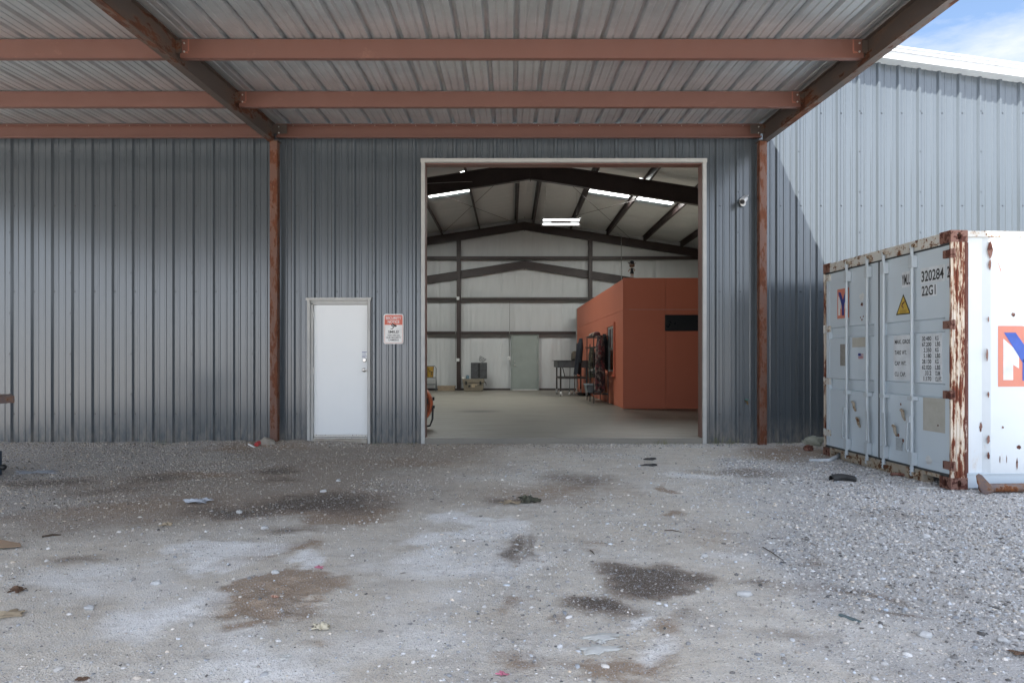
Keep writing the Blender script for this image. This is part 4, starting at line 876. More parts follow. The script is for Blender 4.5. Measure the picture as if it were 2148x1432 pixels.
for (px, py, sx, sy, sd, lab) in ((1362, 963, .075, .035, 31, 'black rubber scrap on the dirt right of the bay sill'), (1362, 978, .09, .02, 32, 'flat dark rubber strip on the dirt just in front of the black scrap')):
    x, y, z = onground(px, py); tag(lump('rubber_scrap', x, y, z + .008, sx, sy * 1.4, .018, m_rubber, sd, 8, rough_=.5), lab, 'rubber scrap')
x, y, z = onground(1890, 992); tag(MB().tube([(x + .10 * math.cos(a), y + .07 * math.sin(a), z + .018 + .012 * math.sin(a * 2)) for a in [i * .38 for i in range(15)]], .018, 8).build('rubber_ring', m_cast, smooth=50), 'rusty bent ring lying under the middle of the container doors', 'ring')
# crumpled sheets
def crumple(name, px, py, sx, sy, h, m, seed, label, cat, n=12, dz=.004, world=None, rough_=1.0):
    x, y, z = onground(px, py) if world is None else world; r = random.Random(seed); a0 = r.random() * 3; rows_ = []
    for i in range(n + 1):
        row = []
        for j_ in range(n + 1):
            u = (i / n - .5) * 2; v = (j_ / n - .5) * 2
            an = math.atan2(v, u); k = 1 + 1.1 * (float(fbm(np.array([math.cos(an) * 2.2 + seed]), np.array([seed * 1.7 + math.sin(an) * 2.2]), 4, seed)[0]) - .5) * 2
            m_ = max(abs(u), abs(v), 1e-6) / max(math.hypot(u, v), 1e-6); uu, vv = u * m_ * k, v * m_ * k
            hh = float(fbm(np.array([u * 2.3 + seed]), np.array([v * 2.3]), 3, seed + 2)[0]); gx, gy = x + uu * sx, y + vv * sy
            row.append((gx, gy, (gz(gx, gy) if world is None else z) + dz + h * max(0, (hh - .25)) * (1.15 - .6 * math.hypot(u, v))))
        rows_.append(row)
    return tag(MB().grid(rows_).build(name, m, solid=.002, smooth=40), label, cat)
m_rag = mat('olive_rag', (0.09, 0.09, 0.06), (0.04, 0.04, 0.03), scale=20, rough=.9); m_tan = mat('tan_scrap', (0.40, 0.32, 0.22), rough=.9); m_pinks = mat('pink_scrap', (0.6, 0.2, 0.28), rough=.7)
m_paper = mat('white_grit_sheet', (0.60, 0.60, 0.57), (0.5, 0.5, 0.48), scale=20, rough=.9); m_film = mat('grey_plastic_film', (0.42, 0.45, 0.5), rough=.4); m_brown = mat('brown_leaf', (0.13, 0.075, 0.045), rough=.9)
crumple('rag', 1108, 1049, .10, .09, .13, m_rag, 3, 'crumpled olive green rag on the dirt near the middle of the yard', 'rag')
crumple('cardboard_scrap', 1071, 1053, .085, .07, .04, m_tan, 5, 'flat tan scrap touching the left of the olive rag', 'scrap')
crumple('plaster_flake', 1254, 1337, .085, .035, .015, m_paper, 7, 'larger upper flake of white plaster on the dirt below the dark oil stain', 'flake')
crumple('plaster_flake', 1252, 1361, .085, .042, .015, m_paper, 9, 'lower flake of white plaster nearest the viewer below the dark oil stain', 'flake')
crumple('plaster_flake', 1262, 1349, .018, .014, .014, m_paper, 10, 'smallest white plaster piece between the two long flakes', 'flake')
crumple('plastic_film', 424, 1056, .13, .07, .11, m_film, 12, 'crumpled grey plastic film on the dark soil at left', 'plastic film')
crumple('plastic_film', 80, 991, .22, .09, .05, m_film, 13, 'long grey plastic film lying near the left edge below the wall', 'plastic film')
crumple('tan_scrap', 352, 1104, .06, .045, .05, m_tan, 14, 'crumpled tan scrap on gravel left of the white dust', 'scrap')
crumple('pink_scrap', 671, 1194, .025, .02, .02, m_pinks, 15, 'tiny bright pink scrap on pale dust above the brown mound', 'scrap')
crumple('pink_scrap', 1056, 1408, .022, .016, .02, m_pinks, 16, 'tiny pink scrap at the bottom middle of the yard', 'scrap')
crumple('orange_scrap', 578, 1260, .022, .016, .02, mat('peach_scrap', (0.6, 0.34, 0.25), rough=.7), 17, 'small peach coloured scrap on the brown mound', 'scrap')
crumple('beige_scrap', 672, 1323, .04, .04, .06, mat('beige_paper', (0.55, 0.50, 0.38), rough=.9), 18, 'crumpled beige paper right of and below the brown mound', 'paper')
crumple('white_paper', 602, 1384, .02, .026, .02, m_paper, 19, 'small white paper scrap at the bottom left of the yard', 'paper')
crumple('leaf', 38, 1238, .04, .04, .05, m_brown, 20, 'curled brown leaf near the left edge of the yard', 'leaf')
crumple('leaf', 175, 1427, .025, .016, .02, m_brown, 21, 'small dark brown leaf at the bottom edge of the yard', 'leaf')
crumple('beige_wrapper', 20, 1290, .07, .05, .03, m_tan, 22, 'beige crumpled wrapper at the left edge below the brown leaf', 'wrapper')
crumple('brown_rag', 2135, 1372, .04, .022, .02, m_brown, 23, 'dark brown scrap at the right edge of the gravel', 'scrap')
crumple('white_rag', 1945, 1016, .12, .05, .03, m_paper, 24, 'white flattened rag on the gravel left of the container corner', 'rag')
crumple('blue_film', 0, 0, .14, .08, .12, mat('blue_tarp', (0.05, 0.10, 0.22), rough=.45), 25, 'crumpled blue tarp at the far left edge of the yard', 'tarp', world=(-4.62, 5.72, .0))
crumple('teal_film', 0, 0, .10, .08, .12, mat('pale_teal_film', (0.25, 0.32, 0.34), rough=.4), 26, 'pale teal plastic film at the left edge above the cardboard', 'plastic film', world=(-3.78, 4.72, .0))
cbx = MB(); cbx.grid([[(-3.95, 4.25, .02), (-3.56, 4.40, .015), (-3.30, 4.50, .01)], [(-3.95, 4.55, .05), (-3.58, 4.56, .055), (-3.33, 4.53, .02)]])
tag(cbx.build('cardboard_flap', mat('brown_cardboard', (0.30, 0.21, 0.14), rough=.85), solid=.006), 'folded flap of brown cardboard at the left edge of the yard', 'cardboard')
m_stick = mat('weathered_stick', (0.09, 0.065, 0.045), rough=.9)
for (x0, y0, x1, y1, r, lab) in ((88, 1125, 128, 1121, .007, 'short dark stick on the gravel at left'), (1394, 1113, 1430, 1117, .004, 'thin grey twig on the dirt right of the middle'), (1238, 1156, 1247, 1166, .004, 'very small twig on the pale dirt near the tyre track'), (1600, 1150, 1640, 1176, .003, 'thin twig across the dirt left of the gravel')):
    a = onground(x0, y0, r); b = onground(x1, y1, r); mid = ((a[0]+b[0])/2, (a[1]+b[1])/2 + .01, (a[2]+b[2])/2 + .004)
    tag(MB().tube([a, mid, b], [r, r*1.2, r*.6], 6).build('stick', m_stick, smooth=60), lab, 'stick')
a = onground(1768, 1292, .006); b = onground(1798, 1303, .006); tag(MB().obox(((a[0]+b[0])/2, (a[1]+b[1])/2, a[2]), .11, .02, .008, Matrix.Rotation(math.atan2(b[1]-a[1], b[0]-a[0]), 3, 'Z')).build('plastic_strip', mat('grey_teal_plastic', (0.12, 0.17, 0.18), rough=.6)), 'grey teal plastic strip lying on the gravel at lower right', 'plastic strip')
# countable larger stones
m_pale = mat('pale_stone', (0.55, 0.55, 0.54), (0.42, 0.42, 0.42), scale=20, rough=.85, bmp=.3, bscale=60)
for i, (px, py, r, lab) in enumerate(((1562, 1255, .03, 'pale angular stone right of the round oil stains'), (1940, 1336, .025, 'flat white stone on the gravel at lower right'), (1940, 1132, .03, 'bright white stone on the gravel below the container'),
        (710, 1010, .022, 'white stone above the long dark stain'), (678, 1031, .024, 'round white stone at the top edge of the long dark stain'), (502, 1077, .022, 'white stone at the left end of the long dark stain'), (555, 1108, .024, 'whitish stone below the long dark stain'),
        (328, 1225, .02, 'small white pebble on pale dust at left'), (187, 1279, .022, 'white pebble at lower left of the yard'), (578, 1205, .02, 'white pebble just above the brown mound'), (2105, 1345, .02, 'grey pebble near the right edge of the gravel'), (1478, 1170, .018, 'round pale pebble right of the large oil stain'))):
    x, y, z = onground(px, py); tag(lump('stone', x, y, z + r * .3, r * 1.25, r, r * .7, m_pale, 50 + i, 7), lab, 'stone', 'pale stones lying in the yard')
# litter at the left post: red can and white cup
x, y = -3.69, 9.72
tag(MB().lathe([(.02, -.06), (.033, -.05), (.033, .05), (.024, .06), (.022, .057)], Matrix.Translation((x, y, .045)) @ Matrix.Rotation(rad(75), 4, 'X') @ Matrix.Rotation(rad(0), 4, 'Y') @ Matrix.Rotation(rad(25), 4, 'X'), 16).build('drink_can', mat('red_can', (0.5, 0.06, 0.06), rough=.35), smooth=40), 'crushed red drink can at the foot of the left post', 'can')
tag(MB().tube([(-3.80, 9.66, .05), (-3.68, 9.60, .005)], .012, 8).build('white_tube', m_white, smooth=60), 'white plastic tube leaning by the red can', 'tube')
# grass blades at the sill
gr = MB(); r = random.Random(5)
for cx, cyy, n_, h in ((2.25, 9.98, 16, .09), (2.5, 9.96, 10, .05), (3.3, 9.97, 14, .10), (4.2, 9.95, 8, .05), (-4.6, 9.97, 8, .05), (-1.5, 9.96, 8, .05), (3.05, 9.98, 10, .12), (1.9, 9.99, 8, .03), (-7.1, 9.97, 10, .07), (-6.2, 9.97, 7, .06), (-5.2, 9.96, 9, .08), (-2.0, 9.97, 7, .06), (4.0, 9.9, 9, .06), (-3.3, 9.95, 7, .05)):
    for i in range(n_):
        x = cx + r.uniform(-.1, .1); y = cyy + r.uniform(-.04, .03); hh = h * r.uniform(.5, 1.3); lx = r.uniform(-.05, .05); w_ = .003
        gr.add([(x - w_, y, .0), (x + w_, y, .0), (x + lx * .5 + w_ * .7, y - .01, hh * .6), (x + lx * .5 - w_ * .7, y - .01, hh * .6), (x + lx, y - .02, hh)], [(0, 1, 2, 3), (3, 2, 4)])
tag(gr.build('weeds', mat('dry_green_weed', (0.12, 0.15, 0.06), (0.2, 0.18, 0.09), rough=.8)), 'sparse dry weeds along the foot of the wall', 'weeds', kind='stuff')
# left edge: steel table and tool box
stt = thing('steel_table', 'rusty thick steel table top entering the frame at the left edge', 'table', (-5.75, 6.9, 0))
MB().prism([(-6.6, 6.2), (-5.30, 6.62), (-5.17, 6.95), (-5.50, 7.35), (-6.6, 7.35)], lambda p, q: (p[0], p[1], .82 + .07 * q)).build('table_top', m_rustpipe, stt, bevel=.004)
MB().prism([(-6.3, .60), (-5.95, .60), (-5.40, .838), (-6.3, .838)], lambda p, q: (p[0], 6.88 + .03 * q, p[1])).build('gusset', m_rustpipe, stt)
MB().box(-6.2, -6.05, 6.8, 6.95, 0, .839).box(-6.35, -5.9, 6.65, 7.1, 0, .03).build('pedestal', m_rustpipe, stt, bevel=.004)
tbx = thing('tool_box', 'low navy steel box with a black knob at the left edge of the yard', 'box', (-5.75, 7.1, 0))
MB().box(-6.3, -5.60, 6.95, 7.35, -.01, .27).build('box_body', mat('navy_steel', (0.03, 0.05, 0.075), rough=.5), tbx, bevel=.01)
MB().tube([(-5.62, 7.1, .12), (-5.42, 7.1, .125)], .012, 8).lathe([(.02, 0), (.03, .012), (.03, .04), (.018, .055)], Matrix.Translation((-5.43, 7.1, .125)) @ Matrix.Rotation(rad(90), 4, 'Y'), 12).build('knob', m_black, tbx, smooth=50)

# ---------------------------------------------------------------- inside the bay
FZ = .087
# orange room
rx = lambda y: 2.75 - .0212 * (y - 16.15)
orm = thing('orange_room', 'orange painted plywood room built inside the warehouse bay', 'room', (5.5, 16.15, FZ))
RT = 3.25; RB = 25.7; th = .03
b = MB()
def wl(ya, yb, za, zb_): b.prism([(rx(ya), ya), (rx(ya) + .12, ya), (rx(yb) + .12, yb), (rx(yb), yb)], lambda p, q: (p[0], p[1], (za, zb_)[q]))
wy0, wy1, wz0, wz1 = 17.5, 18.65, .95, 2.17
wl(16.15, wy0, FZ, 2.485); wl(wy1, RB, FZ, 2.485); wl(wy0, wy1, FZ, wz0); wl(wy0, wy1, wz1, 2.485); wl(16.15, RB, 2.492, RT)
b.build('side_wall', m_orange, orm, bevel=.002)
b = MB()
for xa, xb, za, zz in ((2.756, 3.742, FZ, 2.485), (3.748, 4.962, FZ, 2.485), (4.968, 8.5, FZ, 2.485), (2.756, 3.742, 2.492, RT), (3.748, 4.962, 2.492, RT), (4.968, 8.5, 2.492, RT)): b.box(xa, xb, 16.144, 16.2, za, zz)
b.build('front_wall', m_orange, orm, bevel=.003)
MB().box(2.71, 2.752, 16.135, 16.16, FZ, RT + .004).build('corner_strip', m_orange, orm)
MB().prism([(rx(16.15) + .01, 16.16), (8.5, 16.16), (8.5, RB), (rx(RB) + .01, RB)], lambda p, q: (p[0], p[1], RT - .03 + .02 * q)).build('room_ceiling', m_conc_raw, orm)
MB().box(2.5, 2.64, RB, RB + .02, FZ, RT).build('end_strip', m_trim, orm)
wf = MB(); X_ = rx(18.0)
for ya, yb, za, zz in ((wy0 - .09, wy0, wz0 - .09, wz1 + .09), (wy1, wy1 + .09, wz0 - .09, wz1 + .09), (wy0, wy1, wz1, wz1 + .09), (wy0, wy1, wz0 - .09, wz0)): wf.box(X_ - .035, X_ - .004 + .03, ya, yb, za, zz)
wf.box(X_ - .07, X_, wy0 - .12, wy1 + .12, wz0 - .12, wz0 - .09)
win = wf.build('window', m_orange, orm)
m_glass, tg, bgl = newmat('window_glass'); bgl.inputs['Base Color'].default_value = (0.05, 0.06, 0.065, 1); bgl.inputs['Roughness'].default_value = .08
MB().box(X_ + .03, X_ + .036, wy0, wy1, wz0, wz1).build('pane', m_glass, win)
wfr = MB()
for ya, yb, za, zz in ((wy0 + .001, wy0 + .05, wz0 + .001, wz1 - .001), (wy1 - .05, wy1 - .001, wz0 + .001, wz1 - .001), (wy0 + .05, wy1 - .05, wz1 - .05, wz1 - .001), (wy0 + .05, wy1 - .05, wz0 + .001, wz0 + .05), (wy0 + .05, wy1 - .05, 1.54, 1.59), (wy0 + .56, wy0 + .58, 1.59, wz1 - .05)): wfr.box(X_ + .0, X_ + .028, ya, yb, za, zz)
wfr.build('sash', m_white, win)
bp = MB().box(3.72, 5.4, 16.085, 16.14, 1.965, 2.355)
bp_ = thing('wall_panel', 'long black rectangular panel mounted on the orange room front', 'panel', (4.5, 16.11, 1.96)); bp.build('panel_body', m_black, bp_, bevel=.006)
fr_ = MB(); fr_.box(3.75, 5.37, 16.078, 16.084, 1.995, 2.325); fr_.build('panel_face', mat('dark_tinted_face', (0.015, 0.018, 0.022), rough=.3), bp_)
# figurine
fg = MB()
def skinfig(name, m, nodes, edges, parent, sub=1):
    me = bpy.data.meshes.new(name); me.from_pydata([n_[0] for n_ in nodes], edges, []); o = bpy.data.objects.new(name, me); COL.objects.link(o); o.parent = parent; me.materials.append(m)
    o.modifiers.new('skin', 'SKIN'); sub_ = o.modifiers.new('sub', 'SUBSURF'); sub_.levels = sub; sub_.render_levels = sub
    for i, n_ in enumerate(nodes): me.skin_vertices[0].data[i].radius = (n_[1], n_[1])
    me.skin_vertices[0].data[0].use_root = True
    return o
fx, fy_, fz = 2.95, 16.28, RT - .008
fig = thing('figurine', 'small figurine in a wide black hat standing on top of the orange room', 'figurine', (fx, fy_, fz))
m_fskin = mat('figurine_skin', (0.36, 0.22, 0.15), rough=.5); m_fblk = mat('figurine_dark_cloth', (0.012, 0.013, 0.02), rough=.6)
skinfig('figure_body', m_fskin, [((0, 0, .17), .028), ((0, 0, .22), .026), ((0, 0, .275), .016), ((0, 0, .30), .03), ((0, 0, .345), .055), ((0, 0, .38), .045), ((.022, 0, .12), .018), ((.025, 0, .06), .013), ((.025, -.01, .01), .012), ((-.018, 0, .12), .018), ((-.022, 0, .06), .013), ((-.028, -.01, .01), .012),
    ((.045, 0, .25), .014), ((.07, -.01, .21), .011), ((.045, -.03, .18), .01), ((-.045, 0, .245), .014), ((-.075, -.015, .20), .011), ((-.10, -.03, .17), .01)],
    [(0, 1), (1, 2), (2, 3), (3, 4), (4, 5), (0, 6), (6, 7), (7, 8), (0, 9), (9, 10), (10, 11), (1, 12), (12, 13), (13, 14), (1, 15), (15, 16), (16, 17)], fig)
MB().lathe([(.05, .125), (.046, .15), (.036, .185), (.034, .215), (.036, .255), (.02, .262)], None, 14).build('dress', m_fblk, fig, local=True, smooth=60)
hh = MB(); hh.lathe([(.055, .375), (.053, .41), (.045, .435), (.03, .445)], None, 14)
rows_ = [[(r_ * math.cos(a), r_ * .8 * math.sin(a), .378 + .03 * (r_ - .05) / .06 * math.cos(2 * a) - .01 * math.cos(a)) for a in [2 * math.pi * i / 20 for i in range(21)]] for r_ in (.045, .075, .105)]
hh.grid(rows_).build('hat', m_fblk, fig, local=True, smooth=50, solid=.004)
lump('hair', .018, .018, .335, .058, .05, .05, mat('figurine_hair', (0.10, 0.05, 0.03), rough=.6), 3, 8, fig) if False else MB().lathe([(.03, .285), (.062, .30), (.066, .34), (.055, .38)], Matrix.Translation((.006, .022, 0)), 12).build('hair', mat('figurine_hair', (0.16, 0.08, 0.04), rough=.6), fig, local=True, smooth=60)

# fluorescent fixture
lx_, ly_, lz_ = 1.575, 21.0, 5.60
ff = thing('ceiling_light', 'twin tube fluorescent fixture hanging under the warehouse roof', 'light', (lx_, ly_, lz_))
ff.rotation_euler = (rad(-38), 0, 0)
FL = dict(parent=ff, local=True)
m_refl = mat('fixture_grey_enamel', (0.30, 0.30, 0.30), rough=.4)
MB().prism([(-.15, .0), (-.10, .05), (.10, .05), (.15, .0), (.146, -.006), (.098, .042), (-.098, .042), (-.146, -.006)], lambda p, q: ((-.61, .61)[q], p[0], p[1])).build('reflector', m_refl, **FL)
m_tube = mat('lit_tube', (0.9, 0.9, 0.9), rough=.4, emit=(0.95, 0.98, 1.0), es=1.6)
for dy in (-.085, .085): MB().tube([(-.57, dy, .0), (.57, dy, .0)], .019, 10).build('tube', m_tube, smooth=60, **FL)
for x in (-.6, .57): MB().box(x, x + .03, -.14, .14, -.015, .045).build('end_cap', m_refl, **FL)
MB().box(-.3, .3, -.03, .03, .0, .042).build('ballast_cover', m_dark, **FL)
for x in (-.5, .5):
    R_ = Matrix.Rotation(rad(38), 3, 'X'); MB().tube([(x, 0, .05), tuple(R_ @ Vector((x, 0, roofz(lx_ + x, 6.80) - lz_)))], .0035, 5).build('chain', m_dark, **FL)
# conduits and boxes
m_emt = mat('grey_conduit', (0.32, 0.32, 0.31), rough=.4, metal=.5)
cdt = MB(); cdt.tube([(-.05, 26.07, 3.60), (-.06, 26.07, 1.25)], .012, 6); cdt.tube([(-3.6, 26.08, 3.70), (3.0, 26.08, 3.66)], .011, 6); cdt.tube([(-2.15, 25.96, 3.6), (-2.15, 25.96, 1.2)], .012, 6)
cd_ = thing('electrical_conduit', 'thin grey conduit run along the girt and down the rear wall', 'conduit', (-.05, 26.07, 1.2)); cdt.build('pipe_run', m_emt, cd_)
for x, y, z in ((-2.06, 25.95, 1.27), (-2.06, 25.95, 3.66)): MB().box(x - .055, x + .055, y - .03, y + .025, z - .06, z + .06).build('junction_box', m_white, cd_, bevel=.005)
MB().box(-.13, -.03, 26.03, 26.07, 1.27, 1.40).build('switch_box', m_white, cd_, bevel=.005); MB().box(-.09, -.07, 26.024, 26.03, 1.31, 1.36).build('switch', m_black, cd_)
tag(MB().tube([(3.9, 25.9, 6.10), (4.15, 25.9, 6.14), (4.28, 25.9, 6.05), (4.29, 25.9, RT - .1)], .014, 6).build('hanging_conduit', m_emt), 'vertical grey conduit dropping from the rear rafter behind the orange room', 'conduit')

# step ladder with yellow bucket on its step
ld = thing('step_ladder', 'small grey folding step ladder against the rear wall at far left', 'ladder', (-3.08, 25.6, FZ))
m_ladder = mat('grey_ladder_metal', (0.13, 0.14, 0.14), rough=.45, metal=.4)
b = MB()
b.tube([(-3.29, 25.45, FZ), (-3.28, 25.7, .95), (-3.22, 25.74, 1.03), (-2.94, 25.74, 1.03), (-2.88, 25.7, .95), (-2.87, 25.45, FZ)], .016, 8); b.build('front_rail', m_ladder, ld, smooth=60)
for x in (-3.28, -2.88): MB().tube([(x, 25.9, FZ), (x, 25.68, .62)], .013, 8).build('rear_leg', m_ladder, ld)
for z, y in ((.34, 25.52), (.60, 25.60)): MB().box(-3.27, -2.89, y - .12, y + .10, z - .02, z + .01).build('step', m_ladder, ld, bevel=.005)
yb = thing('yellow_bucket', 'yellow bucket with dark lettering standing on the step ladder', 'bucket', (-3.10, 25.60, .61))
MB().lathe([(.115, 0), (.145, .38), (.152, .38), (.152, .40), (.14, .40), (.11, .02)], None, 20).build('bucket_body', mat('mustard_plastic', (0.42, 0.26, 0.05), rough=.5), yb, local=True, smooth=40)
MB().tube([(-.15, 0, .36), (-.12, -.1, .25), (0, -.16, .2), (.12, -.1, .25), (.15, 0, .36)], .004, 5).build('handle', m_steel, yb, local=True)
b = MB(); 
for (x, z, s_) in ((-.02, .22, .05), (.05, .18, .06), (.04, .1, .05), (-.05, .28, .03)): b.box(x, x + s_, -.147, -.139, z, z + .035)
b.build('bucket_print', m_print, yb, local=True)
tag(MB().prism([(-2.80, FZ), (-2.16, FZ), (-2.16, FZ + .12), (-2.14, FZ + .135), (-2.14, FZ + .19), (-2.82, FZ + .19), (-2.82, FZ + .135), (-2.80, FZ + .12)], lambda p, q: (p[0], (25.5, 25.9)[q], p[1])).build('cardboard_box', mat('light_cardboard', (0.26, 0.20, 0.14), rough=.8), bevel=.006), 'low tan cardboard box on the floor left of the rear column', 'box')
# tan cooler
ck = thing('cooler', 'tan rotomoulded cooler with black latches by the rear column', 'cooler', (-1.43, 25.55, FZ))
m_tanp = mat('tan_cooler_plastic', (0.20, 0.17, 0.125), rough=.55)
MB().prism([(-.36, 0), (.36, 0), (.385, .30), (-.385, .30)], lambda p, q: (p[0], (-.2, .2)[q] * (1 if p[1] == 0 else 1.1), p[1])).build('cooler_body', m_tanp, ck, local=True, bevel=.02)
MB().box(-.41, .41, -.235, .235, .305, .46).build('cooler_lid', m_tanp, ck, local=True, bevel=.02)
for x in (-.27, .27): MB().box(x - .035, x + .035, -.255, -.225, .24, .38).build('latch', m_black, ck, local=True, bevel=.006)
MB().tube([(.41, -.1, .36), (.47, -.08, .30), (.48, 0, .22), (.47, .08, .30), (.41, .1, .36)], .012, 6).build('rope_handle', m_black, ck, local=True)
b = MB(); 
for pts in ([(-.20, .20), (-.13, .24), (-.10, .19), (-.17, .13)], ): b.add([(x, -.232, z) for x, z in pts], [(0, 1, 2, 3)])
b.build('sticker', m_print, ck, local=True, label='black sticker on the cooler front')
b = MB(); b.add([(x, -.232, z) for x, z in [(-.06, .14), (.06, .14), (.07, .25), (0, .28), (-.07, .25)]], [(0, 1, 2, 3, 4)]); b.add([(x, -.233, z) for x, z in [(.0, .25), (.14, .22), (.15, .25), (.02, .28)]], [(0, 1, 2, 3)]); b.build('sticker', m_tan, ck, local=True, label='pale orange sticker on the cooler front')
# grey crate, wire basket, bottle on cooler
cr_ = thing('metal_crate', 'square dull grey metal crate standing upright on the cooler', 'crate', (-1.23, 25.6, FZ + .46))
m_gunm = mat('dull_grey_steel', (0.09, 0.095, 0.10), (0.06, 0.06, 0.065), scale=8, rough=.5, metal=.4)
b = MB(); b.box(-.31, .31, .02, .10, .0, .62); b.build('crate_body', m_gunm, cr_, local=True, bevel=.01)
b = MB(); b.box(-.03, .04, .01, .018, .04, .6); 
for z in (.12, .3, .48): b.box(-.05, .05, .004, .012, z, z + .05)
b.build('crate_strap', m_black, cr_, local=True)
bs = thing('wire_basket', 'tilted dark wire basket on top of the grey crate', 'basket', (-1.17, 25.64, 1.17)); Mt = Matrix.Rotation(rad(28), 4, 'Y'); b = MB()
for z, k in ((.01, .6), (.07, .8), (.13, .95), (.18, 1.08)): b.tube([Mt @ Vector((.13 * k * math.cos(a), .12 * k * math.sin(a), z + .03)) for a in [i * math.pi / 8 for i in range(17)]], .006, 5)
for i in range(14): a = i * math.pi / 7; b.tube([Mt @ Vector((.13 * .6 * math.cos(a), .12 * .6 * math.sin(a), .04)), Mt @ Vector((.14 * math.cos(a), .13 * math.sin(a), .21))], .005, 4)
b.build('basket_wire', m_ladder, bs, local=True)
tag(MB().lathe([(.06, 0), (.065, .08), (.055, .12), (.03, .14), (.03, .15)], Matrix.Translation((-1.66, 25.5, FZ + .46)), 14).build('blue_jar', mat('blue_jar_plastic', (0.12, 0.2, 0.25), rough=.4), smooth=50), 'pale blue jar on the cooler beside the grey crate', 'jar')
tag(lump('white_cloth', -1.82, 25.48, FZ + .49, .07, .06, .045, m_paper, 77, 8), 'small white cloth on the left end of the cooler lid', 'cloth')

# cart on casters
ct = thing('rolling_cart', 'dark steel tray cart on swivel casters beside the orange room', 'cart', (2.0, 22.4, FZ))
m_cart = rustpaint('cart_steel', (0.03, 0.022, 0.02), .3, 5, (1, 1, 1), ('3a2018', '1c100c'), .5, (0.06, 0.035, 0.03))
CX_ = (1.50, 2.50); CYy = (21.45, 23.4)
b = MB(); b.box(CX_[0], CX_[1], CYy[0], CYy[1], 1.02, 1.035)
for xa, xb, ya, y2 in ((CX_[0], CX_[0] + .02, CYy[0], CYy[1]), (CX_[1] - .02, CX_[1], CYy[0], CYy[1]), (CX_[0] + .02, CX_[1] - .02, CYy[0], CYy[0] + .02), (CX_[0] + .02, CX_[1] - .02, CYy[1] - .02, CYy[1])): b.box(xa, xb, ya, y2, 1.035, 1.24)
b.box(CX_[0] - .07, CX_[1] + .02, CYy[0] - .02, CYy[1] + .02, 1.242, 1.256)
b.build('tray', m_gunm, ct, bevel=.004)
for x in (CX_[0] + .1, CX_[1] - .06):
    for y in (CYy[0] + .06, CYy[1] - .06):
        lg = MB().box(x - .025, x + .025, y - .025, y + .025, .25, 1.02).build('leg', m_cart, ct)
        cs = MB(); cs.box(x - .03, x - .024, y - .03, y + .03, .14, .25); cs.box(x + .024, x + .03, y - .03, y + .03, .14, .25); cs.box(x - .04, x + .04, y - .04, y + .04, .2505, .256); cs.build('caster_fork', m_steel, lg)
        MB().lathe([(.035, -.02), (.08, -.018), (.085, 0), (.08, .018), (.035, .02)], Matrix.Translation((x, y, FZ + .085)) @ Matrix.Rotation(rad(90), 4, 'Y'), 18).build('wheel', m_steel, lg, smooth=40)
b = MB(); 
for x in (CX_[0] + .1, CX_[1] - .06): b.box(x - .02, x + .02, CYy[0] + .085, CYy[1] - .085, .66, .70)
for y in (CYy[0] + .06, CYy[1] - .06): b.box(CX_[0] + .125, CX_[1] - .085, y - .02, y + .02, .66, .70)
b.build('lower_rail', m_cart, ct)
MB().obox((CX_[0] + .2, CYy[0] + .06, .88), .03, .03, .3, Matrix.Rotation(rad(-14), 3, 'Y')).build('brace', m_cart, ct)
bpk = thing('backpack', 'small khaki bag standing on the cart tray', 'bag', (2.10, 21.95, 1.257))
MB().prism([(-.13, 0), (.14, 0), (.13, .22), (.09, .30), (-.05, .31), (-.11, .24)], lambda p, q: (p[0], (-.09, .09)[q], p[1])).build('bag_body', mat('khaki_canvas', (0.12, 0.105, 0.08), (0.06, 0.055, 0.045), scale=18, rough=.9, bmp=.3, bscale=40), bpk, local=True, bevel=.03)
MB().prism([(-.09, .03), (.10, .03), (.09, .15), (-.08, .15)], lambda p, q: (p[0], (-.125, -.092)[q], p[1])).build('bag_pocket', mat('khaki_pocket', (0.09, 0.08, 0.06), rough=.9), bpk, local=True, bevel=.012)
whl = thing('wall_dispenser', 'black square unit with a round white opening fixed to the orange wall', 'dispenser', (2.50, 24.0, 1.55))
MB().box(2.36, 2.57, 23.9, 24.15, 1.50, 1.86).build('dispenser_case', m_black, whl, bevel=.015); MB().lathe([(.05, 0), (.07, .006), (.06, .01)], Matrix.Translation((2.47, 23.896, 1.7)) @ Matrix.Rotation(rad(90), 4, 'X'), 16).build('opening', m_white, whl)
for i, (x, y, dx, m_, lab) in enumerate(((1.98, 22.6, .03, m_ladder, 'leftmost long handled tool leaning under the cart'), (2.16, 22.7, .02, m_cast, 'middle long handled tool leaning under the cart'), (2.30, 22.8, -.06, m_ladder, 'rightmost long handled tool leaning under the cart'))):
    tl = thing('long_tool', lab, 'tool', (x, y, FZ), group='tools leaning under the cart'); MB().tube([(0, 0, .05), (dx, .1, .95)], .012, 6).build('shaft', m_, tl, local=True); MB().lathe([(.02, 0), (.045, .02), (.03, .06), (.015, .1)], None, 10).build('tool_head', m_white, tl, local=True, smooth=50)
tag(lump('boots', 2.42, 22.2, FZ + .05, .20, .14, .055, m_black, 81, 8, rough_=.4), 'dark heap of work gear on the floor behind the clothes rack', 'work gear')

